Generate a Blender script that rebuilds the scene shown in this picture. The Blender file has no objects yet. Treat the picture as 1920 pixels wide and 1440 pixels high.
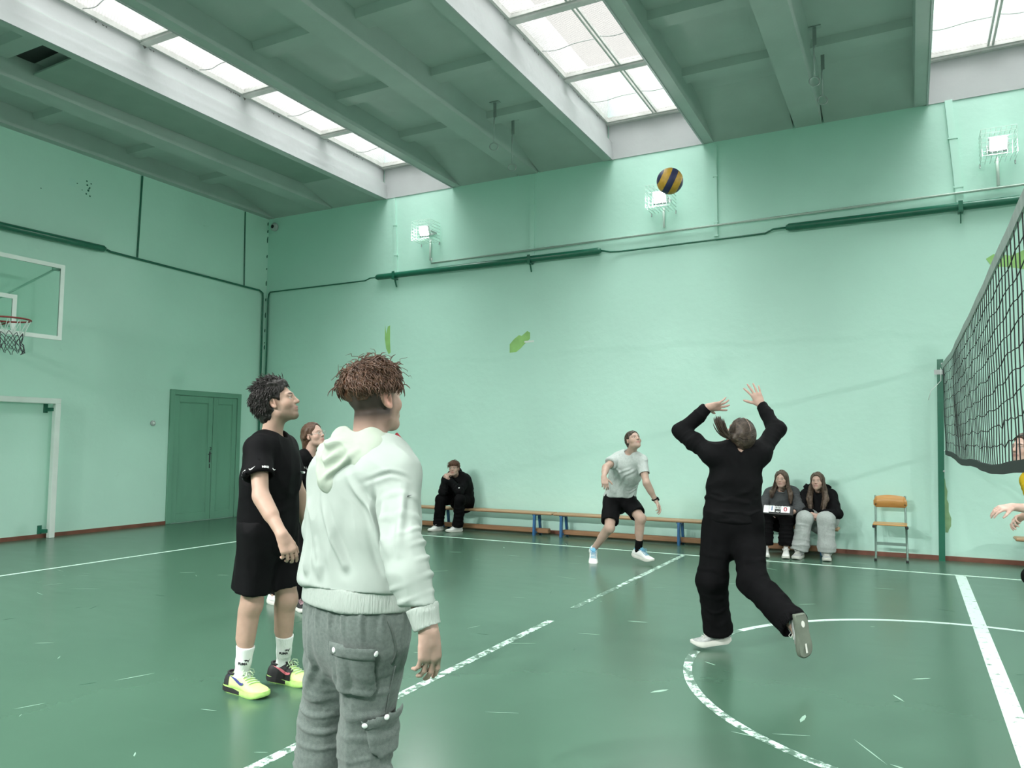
import bpy, math, random
import numpy as np
from mathutils import Vector, Matrix

sc = bpy.context.scene
COL = sc.collection
VOX = 1.0            # mesh density of the figures (1 = full)

# ------------------------------------------------------------------ camera
YAW, PITCH, ROLL, CAM_H, FPX = .4808, .0746, .0061, 1.4404, 1428.6
_f = Vector((-math.sin(YAW)*math.cos(PITCH), math.cos(YAW)*math.cos(PITCH), math.sin(PITCH)))
_r0 = Vector((math.cos(YAW), math.sin(YAW), 0)); _u0 = _r0.cross(_f)
_r = _r0*math.cos(ROLL)+_u0*math.sin(ROLL); _u = -_r0*math.sin(ROLL)+_u0*math.cos(ROLL)
cd = bpy.data.cameras.new('camera'); cam = bpy.data.objects.new('camera', cd); COL.objects.link(cam)
m = Matrix((( _r.x, _u.x, -_f.x, 0), (_r.y, _u.y, -_f.y, 0), (_r.z, _u.z, -_f.z, CAM_H), (0, 0, 0, 1)))
cam.matrix_world = m
cd.sensor_width = 36; cd.lens = 36*FPX/1920; cd.clip_start = .05; cd.clip_end = 200
sc.camera = cam

# ------------------------------------------------------------------ world (bright overcast, brighter overhead)
w = bpy.data.worlds.new('sky'); sc.world = w; w.use_nodes = True
nt = w.node_tree; nt.nodes.clear()
out = nt.nodes.new('ShaderNodeOutputWorld'); bg = nt.nodes.new('ShaderNodeBackground')
tc = nt.nodes.new('ShaderNodeTexCoord'); sx = nt.nodes.new('ShaderNodeSeparateXYZ')
mr = nt.nodes.new('ShaderNodeMapRange'); mr.inputs['From Min'].default_value = .58; mr.inputs['From Max'].default_value = 1
mr.inputs['To Min'].default_value = .50; mr.inputs['To Max'].default_value = 25
mr.interpolation_type = 'SMOOTHSTEP'
nt.links.new(tc.outputs['Generated'], sx.inputs[0]); nt.links.new(sx.outputs['Z'], mr.inputs['Value'])
nt.links.new(mr.outputs[0], bg.inputs['Strength']); bg.inputs['Color'].default_value = (.97, 1, 1, 1)
nt.links.new(bg.outputs[0], out.inputs['Surface'])

sc.view_settings.view_transform = 'Standard'; sc.view_settings.look = 'None'
sc.view_settings.gamma = 1; sc.view_settings.use_curve_mapping = False
sc.view_settings.exposure = 0.3
sc.cycles.use_denoising = True
sc.cycles.max_bounces = 8; sc.cycles.diffuse_bounces = 6; sc.cycles.glossy_bounces = 4
sc.cycles.transparent_max_bounces = 12; sc.cycles.transmission_bounces = 4
sc.cycles.sample_clamp_indirect = 6

# room dimensions
XL, XR, YB, YF, Z1, ZS, ZG = -11.213, 12.1, 10.974, -3.2, 5.814, 6.10, 6.42
SLOTS = [(-8.32, -6.89), (-3.99, -2.56), (.315, 1.745), (4.63, 6.06), (8.95, 10.38)]
SY0 = -2.8           # the near end of the roof lights
# daylight portals: one in each roof light
for a, b in SLOTS:
    ld = bpy.data.lights.new('roof_light_portal', 'AREA'); ld.shape = 'RECTANGLE'
    ld.size = b-a+.2; ld.size_y = YB-SY0; ld.cycles.is_portal = True
    lo = bpy.data.objects.new('roof_light_portal', ld); COL.objects.link(lo)
    lo.location = ((a+b)/2, (YB+SY0)/2, ZG+.35)

# ------------------------------------------------------------------ materials
def mat(name, col, rough=.6, metal=0, noise=0, nscale=8, bump=0, bscale=40, spec=.5, emit=None, col2=None, stretch=None, sheen=0):
    """A Principled material; its colour varies with noise (col to col2, or +-noise) and has a noise bump."""
    mt = bpy.data.materials.new(name); mt.use_nodes = True
    n = mt.node_tree.nodes; l = mt.node_tree.links; p = n['Principled BSDF']
    p.inputs['Base Color'].default_value = (*col, 1); p.inputs['Roughness'].default_value = rough
    p.inputs['Metallic'].default_value = metal; p.inputs['Specular IOR Level'].default_value = spec
    if sheen: p.inputs['Sheen Weight'].default_value = sheen
    t = n.new('ShaderNodeTexCoord'); co = t.outputs['Object']
    if stretch:
        mp = n.new('ShaderNodeMapping'); mp.inputs['Scale'].default_value = stretch
        l.new(co, mp.inputs[0]); co = mp.outputs[0]
    if noise or col2:
        nz = n.new('ShaderNodeTexNoise'); nz.inputs['Scale'].default_value = nscale; nz.inputs['Detail'].default_value = 5
        l.new(co, nz.inputs['Vector'])
        rp = n.new('ShaderNodeValToRGB'); rp.color_ramp.elements[0].position = .3; rp.color_ramp.elements[1].position = .7
        c2 = col2 or tuple(min(1, c*(1+noise)) for c in col); c1 = col if col2 else tuple(c*(1-noise) for c in col)
        rp.color_ramp.elements[0].color = (*c1, 1); rp.color_ramp.elements[1].color = (*c2, 1)
        l.new(nz.outputs['Fac'], rp.inputs[0]); l.new(rp.outputs[0], p.inputs['Base Color'])
    if bump:
        nb = n.new('ShaderNodeTexNoise'); nb.inputs['Scale'].default_value = bscale; nb.inputs['Detail'].default_value = 3
        l.new(co, nb.inputs['Vector'])
        b = n.new('ShaderNodeBump'); b.inputs['Strength'].default_value = bump; b.inputs['Distance'].default_value = .01
        l.new(nb.outputs['Fac'], b.inputs['Height']); l.new(b.outputs[0], p.inputs['Normal'])
    if emit:
        p.inputs['Emission Color'].default_value = (*emit[0], 1); p.inputs['Emission Strength'].default_value = emit[1]
    return mt

# ------------------------------------------------------------------ objects
def tag(o, label=None, cat=None, group=None, kind=None):
    if label: o['label'] = label
    if cat: o['category'] = cat
    if group: o['group'] = group
    if kind: o['kind'] = kind
    return o
def empty(name, loc=(0, 0, 0), rz=0, label=None, cat=None, group=None, kind=None):
    o = bpy.data.objects.new(name, None); COL.objects.link(o); o.empty_display_size = .1
    o.location = loc; o.rotation_euler = (0, 0, rz)
    return tag(o, label, cat, group, kind)
def link_mesh(name, verts, faces, material, parent=None, smooth=False):
    me = bpy.data.meshes.new(name); me.from_pydata([tuple(v) for v in verts], [], faces); me.validate(); me.update()
    if smooth: me.polygons.foreach_set('use_smooth', [True]*len(me.polygons))
    if material: me.materials.append(material)
    o = bpy.data.objects.new(name, me); COL.objects.link(o)
    if parent: o.parent = parent
    return o
class MB:
    """Collects boxes, tubes, rings and prisms into one mesh."""
    def __init__(s): s.v = []; s.f = []
    def add(s, v, f):
        k = len(s.v); s.v += [tuple(a) for a in v]; s.f += [tuple(i+k for i in q) for q in f]; return s
    def box(s, a, b):
        x0, y0, z0 = a; x1, y1, z1 = b
        return s.add([(x0,y0,z0),(x1,y0,z0),(x1,y1,z0),(x0,y1,z0),(x0,y0,z1),(x1,y0,z1),(x1,y1,z1),(x0,y1,z1)],
                     [(3,2,1,0),(4,5,6,7),(0,1,5,4),(1,2,6,5),(2,3,7,6),(3,0,4,7)])
    def rbox(s, a, b, c=.006):
        """A box with chamfered edges."""
        x0, y0, z0 = a; x1, y1, z1 = b; c = min(c, (x1-x0)*.45, (y1-y0)*.45, (z1-z0)*.45)
        v = []; f = []; idx = {}
        for i, X in enumerate((x0, x1)):
            for j, Y in enumerate((y0, y1)):
                for k, Z in enumerate((z0, z1)):
                    sx, sy, sz = (1-2*i)*c, (1-2*j)*c, (1-2*k)*c
                    idx[i,j,k] = (len(v), len(v)+1, len(v)+2)
                    v += [(X, Y+sy, Z+sz), (X+sx, Y, Z+sz), (X+sx, Y+sy, Z)]
        I = idx
        f += [tuple(I[q][0] for q in ((0,0,0),(0,0,1),(0,1,1),(0,1,0))), tuple(I[q][0] for q in ((1,0,0),(1,1,0),(1,1,1),(1,0,1)))]
        f += [tuple(I[q][1] for q in ((0,0,0),(1,0,0),(1,0,1),(0,0,1))), tuple(I[q][1] for q in ((0,1,0),(0,1,1),(1,1,1),(1,1,0)))]
        f += [tuple(I[q][2] for q in ((0,0,0),(0,1,0),(1,1,0),(1,0,0))), tuple(I[q][2] for q in ((0,0,1),(1,0,1),(1,1,1),(0,1,1)))]
        for a_ in (0, 1):
            for b_ in (0, 1):
                for (p0, p1, m0, m1) in (((a_,b_,0),(a_,b_,1),0,1), ((a_,0,b_),(a_,1,b_),0,2), ((0,a_,b_),(1,a_,b_),1,2)):
                    f.append((I[p0][m0], I[p1][m0], I[p1][m1], I[p0][m1]))
        for q in I: f.append(I[q])
        return s.add(v, f)
    def obox(s, p, q, w, h, up=(0, 0, 1)):
        """A bar from p to q, w wide and h high."""
        p = Vector(p); q = Vector(q); d = (q-p).normalized(); r = d.cross(Vector(up))
        if r.length < 1e-4: r = d.cross(Vector((0, 1, 0)))
        r.normalize(); u = r.cross(d)
        v = [e + r*(a*w/2) + u*(b*h/2) for e in (p, q) for a, b in ((-1,-1),(1,-1),(1,1),(-1,1))]
        return s.add(v, [(3,2,1,0),(4,5,6,7),(0,1,5,4),(1,2,6,5),(2,3,7,6),(3,0,4,7)])
    def tube(s, pts, r, n=8, cap=True, closed=False):
        pts = [Vector(p) for p in pts]; N = len(pts); rr = r if hasattr(r, '__len__') else [r]*N
        base = len(s.v); ref = None
        for i, p in enumerate(pts):
            if closed: t = pts[(i+1) % N]-pts[i-1]
            else: t = pts[min(i+1, N-1)]-pts[max(i-1, 0)]
            t.normalize()
            if ref is None: ref = Vector((0, 0, 1)) if abs(t.z) < .9 else Vector((1, 0, 0))
            a = ref-t*ref.dot(t)
            if a.length < 1e-5: a = t.orthogonal()
            a.normalize(); ref = a; b = t.cross(a)
            for k in range(n):
                g = 2*math.pi*k/n; s.v.append(tuple(p+(a*math.cos(g)+b*math.sin(g))*rr[i]))
        for i in range(N if closed else N-1):
            j = (i+1) % N
            for k in range(n):
                l = (k+1) % n; s.f.append((base+i*n+k, base+i*n+l, base+j*n+l, base+j*n+k))
        if cap and not closed:
            s.f.append(tuple(base+k for k in range(n))[::-1]); s.f.append(tuple(base+(N-1)*n+k for k in range(n)))
        return s
    def lathe(s, prof, c=(0, 0, 0), n=32, axis='z'):
        base = len(s.v)
        for r, h in prof:
            for k in range(n):
                g = 2*math.pi*k/n; x, y = r*math.cos(g), r*math.sin(g)
                q = (x, y, h) if axis == 'z' else ((x, h, y) if axis == 'y' else (h, x, y))
                s.v.append((q[0]+c[0], q[1]+c[1], q[2]+c[2]))
        for i in range(len(prof)-1):
            for k in range(n):
                l = (k+1) % n; s.f.append((base+i*n+k, base+i*n+l, base+(i+1)*n+l, base+(i+1)*n+k))
        s.f.append(tuple(base+k for k in range(n))[::-1]); s.f.append(tuple(base+(len(prof)-1)*n+k for k in range(n)))
        return s
    def prism(s, poly, off):
        """poly: 3-D points of a planar outline; off: extrusion vector."""
        N = len(poly); o = Vector(off); base = len(s.v)
        s.v += [tuple(p) for p in poly]+[tuple(Vector(p)+o) for p in poly]
        s.f.append(tuple(base+i for i in range(N))[::-1]); s.f.append(tuple(base+N+i for i in range(N)))
        for i in range(N):
            j = (i+1) % N; s.f.append((base+i, base+j, base+N+j, base+N+i))
        return s
    def sphere(s, c, r, n=12, m=8, sq=(1, 1, 1)):
        return s.add([(c[0], c[1], c[2]-r*sq[2])]+[(c[0]+r*sq[0]*math.sin(math.pi*i/m)*math.cos(2*math.pi*k/n), c[1]+r*sq[1]*math.sin(math.pi*i/m)*math.sin(2*math.pi*k/n), c[2]-r*sq[2]*math.cos(math.pi*i/m)) for i in range(1, m) for k in range(n)]+[(c[0], c[1], c[2]+r*sq[2])],
            [(0, 1+(k+1) % n, 1+k) for k in range(n)]+[(1+i*n+k, 1+i*n+(k+1) % n, 1+(i+1)*n+(k+1) % n, 1+(i+1)*n+k) for i in range(m-2) for k in range(n)]+[(1+(m-2)*n+k, 1+(m-2)*n+(k+1) % n, 1+(m-1)*n) for k in range(n)])
    def build(s, name, material, parent=None, smooth=False):
        return link_mesh(name, s.v, s.f, material, parent, smooth)
def copy_tree(o, parent=None):
    c = o.copy(); COL.objects.link(c); c.parent = parent
    for ch in list(o.children): copy_tree(ch, c)
    return c
# ================================================================== the hall
M = {}
def wall_material(name, col, line_z):
    mt = mat(name, col, .42, noise=.05, nscale=.7, bump=.35, bscale=9, spec=.35)
    n = mt.node_tree.nodes; l = mt.node_tree.links; p = n['Principled BSDF']
    # uneven plaster: a wandering ridge at one height, plus fine paint grain
    t = n.new('ShaderNodeTexCoord'); s = n.new('ShaderNodeSeparateXYZ'); l.new(t.outputs['Object'], s.inputs[0])
    nz = n.new('ShaderNodeTexNoise'); nz.inputs['Scale'].default_value = .9; nz.inputs['Detail'].default_value = 4
    l.new(t.outputs['Object'], nz.inputs['Vector'])
    a = n.new('ShaderNodeMath'); a.operation = 'MULTIPLY_ADD'; a.inputs[1].default_value = .30; l.new(nz.outputs['Fac'], a.inputs[0]); l.new(s.outputs['Z'], a.inputs[2])
    mr = n.new('ShaderNodeMapRange'); mr.interpolation_type = 'SMOOTHSTEP'
    mr.inputs['From Min'].default_value = line_z-.10; mr.inputs['From Max'].default_value = line_z+.02
    l.new(a.outputs[0], mr.inputs['Value'])
    old = [k for k in n if k.type == 'BUMP'][0]; ob = [k for k in n if k.type == 'TEX_NOISE' and abs(k.inputs['Scale'].default_value-9) < .1][0]
    ad = n.new('ShaderNodeMath'); ad.operation = 'MULTIPLY_ADD'; ad.inputs[1].default_value = .9
    l.new(mr.outputs[0], ad.inputs[0]); l.new(ob.outputs['Fac'], ad.inputs[2]); l.new(ad.outputs[0], old.inputs['Height'])
    # small scuffs and grime
    sp = n.new('ShaderNodeTexNoise'); sp.inputs['Scale'].default_value = 3.1; sp.inputs['Detail'].default_value = 9; sp.inputs['Roughness'].default_value = .75
    l.new(t.outputs['Object'], sp.inputs['Vector'])
    r2 = n.new('ShaderNodeValToRGB'); r2.color_ramp.elements[0].position = .66; r2.color_ramp.elements[1].position = .78
    r2.color_ramp.elements[0].color = (0, 0, 0, 1); r2.color_ramp.elements[1].color = (1, 1, 1, 1); l.new(sp.outputs['Fac'], r2.inputs[0])
    mx = n.new('ShaderNodeMixRGB'); src = p.inputs['Base Color'].links[0].from_socket
    mx.inputs['Color2'].default_value = (col[0]*.5, col[1]*.62, col[2]*.55, 1); l.new(src, mx.inputs['Color1'])
    mlt = n.new('ShaderNodeMath'); mlt.operation = 'MULTIPLY'; mlt.inputs[1].default_value = .55; l.new(r2.outputs[0], mlt.inputs[0]); l.new(mlt.outputs[0], mx.inputs['Fac'])
    l.new(mx.outputs[0], p.inputs['Base Color'])
    return mt
WALLC = (.53, .80, .70)
M['wall'] = wall_material('mint_wall_paint', WALLC, 3.0)
M['wall2'] = wall_material('mint_wall_paint_end', (.55, .81, .70), 3.05)
M['white'] = mat('white_gloss_paint', (.78, .84, .80), .35, noise=.04, nscale=5)
M['ceil'] = mat('ceiling_limewash', (.455, .51, .485), .8, noise=.05, nscale=2.2, bump=.15, bscale=25)
M['shaft'] = mat('roof_light_white_paint', (.47, .48, .49), .6, noise=.03, nscale=3, bump=.2, bscale=14)
M['stain'] = mat('black_mould', (.16, .16, .15), .9, noise=.3, nscale=30)
M['dkgreen'] = mat('dark_green_gloss_paint', (.016, .14, .085), .3, noise=.08, nscale=12)
M['green'] = mat('door_green_paint', (.15, .34, .24), .42, noise=.07, nscale=3, stretch=(1, 1, .3), bump=.1, bscale=30)
M['trim'] = mat('brown_red_skirting', (.19, .07, .045), .5, noise=.2, nscale=6)
M['black'] = mat('black_plastic', (.012, .013, .014), .5)
M['steel'] = mat('grey_steel', (.42, .45, .44), .38, metal=.8, noise=.08)
M['galv'] = mat('pale_grey_paint', (.50, .52, .52), .5, noise=.1, nscale=10)

def floor_material():
    mt = mat('green_sports_floor', (.052, .112, .075), .27, col2=(.060, .125, .085), nscale=1.1, spec=.5)
    n = mt.node_tree.nodes; l = mt.node_tree.links; p = n['Principled BSDF']
    t = n.new('ShaderNodeTexCoord')
    mp = n.new('ShaderNodeMapping'); mp.inputs['Scale'].default_value = (1.5, 5, 1); mp.inputs['Rotation'].default_value = (0, 0, .2); l.new(t.outputs['Object'], mp.inputs[0])
    nz = n.new('ShaderNodeTexNoise'); nz.inputs['Scale'].default_value = 1.6; nz.inputs['Detail'].default_value = 8; nz.inputs['Roughness'].default_value = .7; l.new(mp.outputs[0], nz.inputs['Vector'])
    r = n.new('ShaderNodeMapRange'); r.inputs['From Min'].default_value = .3; r.inputs['From Max'].default_value = .75; r.inputs['To Min'].default_value = .24; r.inputs['To Max'].default_value = .275
    l.new(nz.outputs['Fac'], r.inputs['Value']); l.new(r.outputs[0], p.inputs['Roughness'])
    r2 = n.new('ShaderNodeValToRGB'); r2.color_ramp.elements[0].position = .60; r2.color_ramp.elements[1].position = .82
    r2.color_ramp.elements[0].color = (0, 0, 0, 1); r2.color_ramp.elements[1].color = (.06, .06, .06, 1); l.new(nz.outputs['Fac'], r2.inputs[0])
    mx = n.new('ShaderNodeMixRGB'); l.new(p.inputs['Base Color'].links[0].from_socket, mx.inputs['Color1']); mx.inputs['Color2'].default_value = (.16, .26, .21, 1)
    l.new(r2.outputs[0], mx.inputs['Fac']); l.new(mx.outputs[0], p.inputs['Base Color'])
    wv = n.new('ShaderNodeTexNoise'); wv.inputs['Scale'].default_value = .8; wv.inputs['Detail'].default_value = 2; l.new(t.outputs['Object'], wv.inputs['Vector'])
    b = n.new('ShaderNodeBump'); b.inputs['Strength'].default_value = .12; b.inputs['Distance'].default_value = .02; l.new(wv.outputs['Fac'], b.inputs['Height']); l.new(b.outputs[0], p.inputs['Normal'])
    return mt
M['floor'] = floor_material()
def line_material(name, wear):
    """White line paint, worn through to the floor green in streaks."""
    mt = mat(name, (.62, .80, .70), .4)
    n = mt.node_tree.nodes; l = mt.node_tree.links; p = n['Principled BSDF']
    t = n.new('ShaderNodeTexCoord'); nz = n.new('ShaderNodeTexNoise'); nz.inputs['Scale'].default_value = 14; nz.inputs['Detail'].default_value = 9; nz.inputs['Roughness'].default_value = .72
    l.new(t.outputs['Object'], nz.inputs['Vector'])
    r = n.new('ShaderNodeValToRGB'); r.color_ramp.elements[0].position = wear-.03; r.color_ramp.elements[1].position = wear+.03
    r.color_ramp.elements[0].color = (.085, .16, .118, 1); r.color_ramp.elements[1].color = (.62, .82, .72, 1)
    l.new(nz.outputs['Fac'], r.inputs[0]); l.new(r.outputs[0], p.inputs['Base Color'])
    return mt
M['line'] = line_material('court_line_paint', .40)
M['worn'] = line_material('worn_court_line_paint', .50)
M['faint'] = line_material('faded_court_line_paint', .56)

# floor
fl = MB().box((XL-.2, YF-.2, -.2), (XR+.2, YB+.2, 0)).build('floor', M['floor']); tag(fl, kind='structure')
def strip(name, p, q, w, material, z=.0012):
    p = Vector((*p, 0)); q = Vector((*q, 0)); d = (q-p).normalized(); r = Vector((d.y, -d.x, 0))*w/2
    MB().prism([p-r+Vector((0,0,.0002)), p+r+Vector((0,0,.0002)), q+r+Vector((0,0,.0002)), q-r+Vector((0,0,.0002))], (0, 0, z)).build(name, material, fl)
XC, YS, XE, XA, CY = .446, 9.80, -8.474, -2.607, 5.373
strip('side_line', (XE, YS), (XR-2.8, YS), .05, M['line'])
strip('end_line', (XE, .85), (XE, YS), .05, M['line'])
strip('attack_line', (XA, 9.78), (XA-.01, 7.35), .06, M['worn'])
strip('attack_line', (XA-.01, 7.35), (XA-.02, 6.2), .06, M['faint'])
strip('attack_line', (XA, 5.7), (XA, .9), .06, M['worn'])
strip('centre_line', (XC, .85), (XC, 9.82), .10, M['line'], .0016)
strip('side_line', (XE, .85), (XR-2.8, .85), .05, M['line'])
def arc(a0, a1, w, material, z=.0013):
    m_ = MB(); N = max(8, int(abs(a1-a0)/.05)); v = []; f = []
    for i in range(N+1):
        a = a0+(a1-a0)*i/N
        for rr, zz in ((1.8-w/2, .0003), (1.8+w/2, .0003), (1.8+w/2, z), (1.8-w/2, z)):
            v.append((XC+rr*math.cos(a), CY+rr*math.sin(a), zz))
    for i in range(N):
        for k in range(4): f.append((i*4+k, i*4+(k+1) % 4, i*4+4+(k+1) % 4, i*4+4+k))
    m_.add(v, f).build('centre_circle', material, fl)
arc(-.6, 2.72, .055, M['line']); arc(2.72, 3.02, .055, M['faint']); arc(3.30, 4.55, .055, M['worn']); arc(3.14, 3.30, .06, M['faint']); arc(4.55, 5.7, .055, M['line'])
# scuffs on the floor: pale leaf-shaped scratches
rnd = random.Random(5)
M['scuff'] = mat('pale_scuff', (.26, .42, .33), .5)
M['mark'] = mat('dark_heel_mark', (.03, .10, .065), .4)
def leaf(x, y, ln, wd, ang, m_):
    d = Vector((math.cos(ang), math.sin(ang), 0)); r = Vector((-d.y, d.x, 0)); c = Vector((x, y, .0004))
    m_.prism([c-d*ln/2, c-d*ln*.1-r*wd/2, c+d*ln*.3-r*wd*.4, c+d*ln/2, c+d*ln*.25+r*wd*.4, c-d*ln*.2+r*wd/2], (0, 0, .0007))
sm = MB(); dm = MB()
for i in range(110):
    x, y = rnd.uniform(-8.5, 2.5), rnd.uniform(1.6, 10.3)
    leaf(x, y, rnd.uniform(.03, .2)*(1 if rnd.random() < .7 else 1.6), rnd.uniform(.003, .009), rnd.choice((.3, .5, 1.2, 2.4))+rnd.gauss(0, .35), sm)
for x, y, ln, wd, a in ((-1.33, 4.42, .13, .03, .95), (-.54, 4.35, .13, .022, 1.5), (.02, 5.42, .13, .02, .7), (-.1, 4.95, .12, .014, 2.1), (-.05, 3.9, .16, .016, 2.7), (-1.98, 6.0, .16, .02, .2), (-.68, 3.1, .09, .03, .9), (-2.6, 3.2, .13, .02, 2.3), (-.75, 3.98, .17, .01, -.1), (-1.2, 5.12, .09, .012, -.5)):
    leaf(x, y, ln, wd, a, sm)
for i in range(26): leaf(rnd.uniform(-7, 2), rnd.uniform(2, 10), rnd.uniform(.04, .14), .006, rnd.uniform(0, 3), dm)
leaf(.06, 3.34, .10, .03, 1.3, dm)
tag(sm.build('scuff', M['scuff'], fl), kind='stuff'); tag(dm.build('heel_mark', M['mark'], fl), kind='stuff')

# walls
def struct(o): o['kind'] = 'structure'; return o
wb = struct(MB().box((XL-.3, YB, -.2), (XR+.3, YB+.3, 7.2)).build('wall_back', M['wall']))
wl = struct(MB().box((XL-.3, YF, -.2), (XL, YB, 7.2)).build('wall_left', M['wall2']))
wr = struct(MB().box((XR, YF, -.2), (XR+.3, YB, 7.2)).build('wall_right', M['wall2']))
wf = struct(MB().box((XL-.3, YF-.3, -.2), (XR+.3, YF, 7.2)).build('wall_front', M['wall']))
struct(MB().box((XL, YB-.022, 0), (XR, YB, .055)).build('baseboard_back', M['trim']))
bl = MB()
for a, b in ((YF, 8.83), (10.39, YB)): bl.box((XL, a, 0), (XL+.022, b, .055))
struct(bl.build('baseboard_left', M['trim']))
# white lintel at the end of each roof light, flaked paint patches (thin chips of the older coat laid bare)
for a, b in SLOTS:
    MB().box((a-.05, YB-.012, Z1), (b+.05, YB, 6.5)).build('roof_light_end_panel', M['shaft'], wb)
M['lime'] = mat('old_lime_paint', (.33, .60, .20), .7, noise=.12, nscale=6)
M['lime2'] = mat('old_olive_paint', (.26, .42, .22), .7, noise=.2, nscale=9)
def patch(pts, y=YB, material=None):
    MB().prism([(x, y, z) for x, z in pts], (0, -.0025, 0)).build('peeled_patch', material or M['lime'], wb)
patch([(-8.30, 3.50), (-8.27, 3.34), (-8.25, 3.43), (-8.24, 3.47), (-8.19, 3.49), (-8.185, 3.2), (-8.17, 3.0), (-8.21, 2.97), (-8.27, 3.08), (-8.30, 3.25)])
patch([(-5.77, 3.02), (-5.69, 3.10), (-5.60, 3.16), (-5.55, 3.145), (-5.45, 3.22), (-5.40, 3.19), (-5.40, 3.09), (-5.52, 2.99), (-5.56, 2.95), (-5.65, 2.885), (-5.77, 2.88)])
patch([(.90, 3.73), (.98, 3.78), (1.08, 3.765), (1.16, 3.74), (1.3, 3.80), (1.5, 3.82), (1.6, 3.6), (1.3, 3.56), (1.15, 3.6), (1.02, 3.62), (.95, 3.64)])
patch([(.355, 1.03), (.372, 1.0), (.378, .92), (.395, .85), (.385, .75), (.402, .7), (.40, .6), (.425, .52), (.42, .42), (.395, .38), (.385, .34), (.355, .34)], material=M['lime2'])
MB().prism([(-5.5, YB, 3.06), (-5.33, YB, 3.06), (-5.33, YB, 3.03), (-5.5, YB, 3.03)], (0, -.004, 0)).build('plaster_chip', M['white'], wb)

# screw holes, a plaster spot and the flaked corner joint
hm = MB()
for y, z, r_ in ((7.19, 5.42, .014), (7.26, 5.40, .012), (7.20, 5.36, .016), (7.24, 5.33, .014), (7.22, 5.28, .018), (7.19, 5.22, .014), (7.25, 5.20, .014), (7.04, 5.34, .010), (7.12, 5.26, .008), (6.5, 5.1, .008), (7.23, 5.31, .012)):
    hm.lathe([(r_, 0), (r_*.8, .0015)], (XL, y, z), 9, 'x')
tag(hm.build('screw_hole', M['dkgreen'], wl), kind='stuff')
MB().rbox((XL-.001, 6.90, 5.27), (XL+.002, 7.01, 5.39), .001).build('plaster_spot', M['wall'], wl)
fm_ = MB(); zz_ = 3.2
while zz_ < 5.75:
    ln = rnd.uniform(.02, .12); fm_.prism([(XL, YB-.035, zz_), (XL, YB-.012, zz_+.01), (XL, YB-.008, zz_+ln), (XL, YB-.025, zz_+ln*1.1), (XL, YB-.04, zz_+ln*.6)], (.0018, 0, 0)); zz_ += ln+rnd.uniform(.03, .25)
tag(fm_.build('flaked_joint', M['dkgreen'], wl), kind='stuff')
# ceiling: slabs between the roof lights, edge ribs, a middle rib and cross ribs
ce = empty('ceiling', (0, 0, Z1), kind='structure')
def cb(m_): m_.v = [(x, y, z-Z1) for x, y, z in m_.v]; return m_
bands = [(XL, SLOTS[0][0])]+[(SLOTS[i][1], SLOTS[i+1][0]) for i in range(len(SLOTS)-1)]+[(SLOTS[-1][1], XR)]
for i, (a, b) in enumerate(bands):
    la, lb = (i > 0), (i < len(bands)-1)
    sa, sb = a-(.075 if la else 0)*-1, b+(.075 if lb else 0)*-1
    cb(MB().box((sa, YF, ZS), (sb, YB, 6.95))).build('slab', M['ceil'], ce)
    for side, x in ((1, a), (-1, b)):
        inner = x+side*.16
        light = (la if side == 1 else lb)
        # tapered rib: full height beside a roof light, painted white on that side
        prof = [(x, Z1), (inner-side*.02, Z1), (inner, ZS), (x, ZS)]
        cb(MB().prism([(px, YF, pz) for px, pz in prof], (0, YB-YF, 0))).build('edge_rib', M['ceil'], ce)
        if light:   # white facing with a ledge: lower flange, upper set back
            o_ = -side
            cb(MB().box((min(x, x+o_*.022), SY0, Z1-.012), (max(x, x+o_*.022), YB-.012, Z1+.13))).build('facing', M['shaft'], ce)
            cb(MB().box((min(x, x+o_*.008), SY0, Z1+.13), (max(x, x+o_*.008), YB-.012, Z1+.27))).build('facing', M['shaft'], ce)
            xx = x+side*.075
            cb(MB().box((min(xx, xx+o_*.01), SY0, ZS-.01), (max(xx, xx+o_*.01), YB-.012, 6.95))).build('facing', M['shaft'], ce)
    mid = (a+b)/2
    cb(MB().prism([(mid-.17, YF, Z1), (mid+.17, YF, Z1), (mid+.24, YF, ZS), (mid-.24, YF, ZS)], (0, YB-YF, 0))).build('rib', M['ceil'], ce)
    for y in (-2.3, -.85, .6, 2.05, 3.5, 4.95, 6.38, 7.85, 9.28):
        if i < 5:
            for p, q in ((a+.13, mid-.2), (mid+.2, b-.13)):
                cb(MB().prism([(p, y-.11, ZS-.085), (p, y+.11, ZS-.085), (p, y+.15, ZS), (p, y-.15, ZS)], (q-p, 0, 0))).build('cross_rib', M['ceil'], ce)
    for y in (YF, YB-.16):
        for p, q in ((a+.13, mid-.2), (mid+.2, b-.13)):
            y1_, y2_ = (YB, YB-1.15) if y > 0 else (YF, YF+1.15)
            cb(MB().prism([(p, y1_, Z1+.004), (p, y2_, ZS), (p, y1_, ZS+.02)], (q-p, 0, 0))).build('end_slope', M['ceil'], ce)
# end closure of the roof lights at the near side
for a, b in SLOTS: cb(MB().box((a-.08, YF, Z1), (b+.08, SY0, 6.95))).build('roof_light_end', M['shaft'], ce)
# black mould along the joint of the second roof light
mold = MB()
for a in (SLOTS[0][0]-.066, SLOTS[1][0]-.066):
    y = 3.
    while y < 10.6:
        y += rnd.choice((.02, .03, .05, .09, .5)); h_ = rnd.uniform(.006, .04); l_ = rnd.uniform(.015, .06)
        mold.prism([(a, y, 6.36), (a, y+l_, 6.36), (a, y+l_*.8, 6.36-h_*.5), (a, y+l_*.5, 6.36-h_), (a, y+l_*.2, 6.36-h_*.4)], (.0015, 0, 0))
cb(mold).build('mould_stain', M['stain'], ce)
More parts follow.
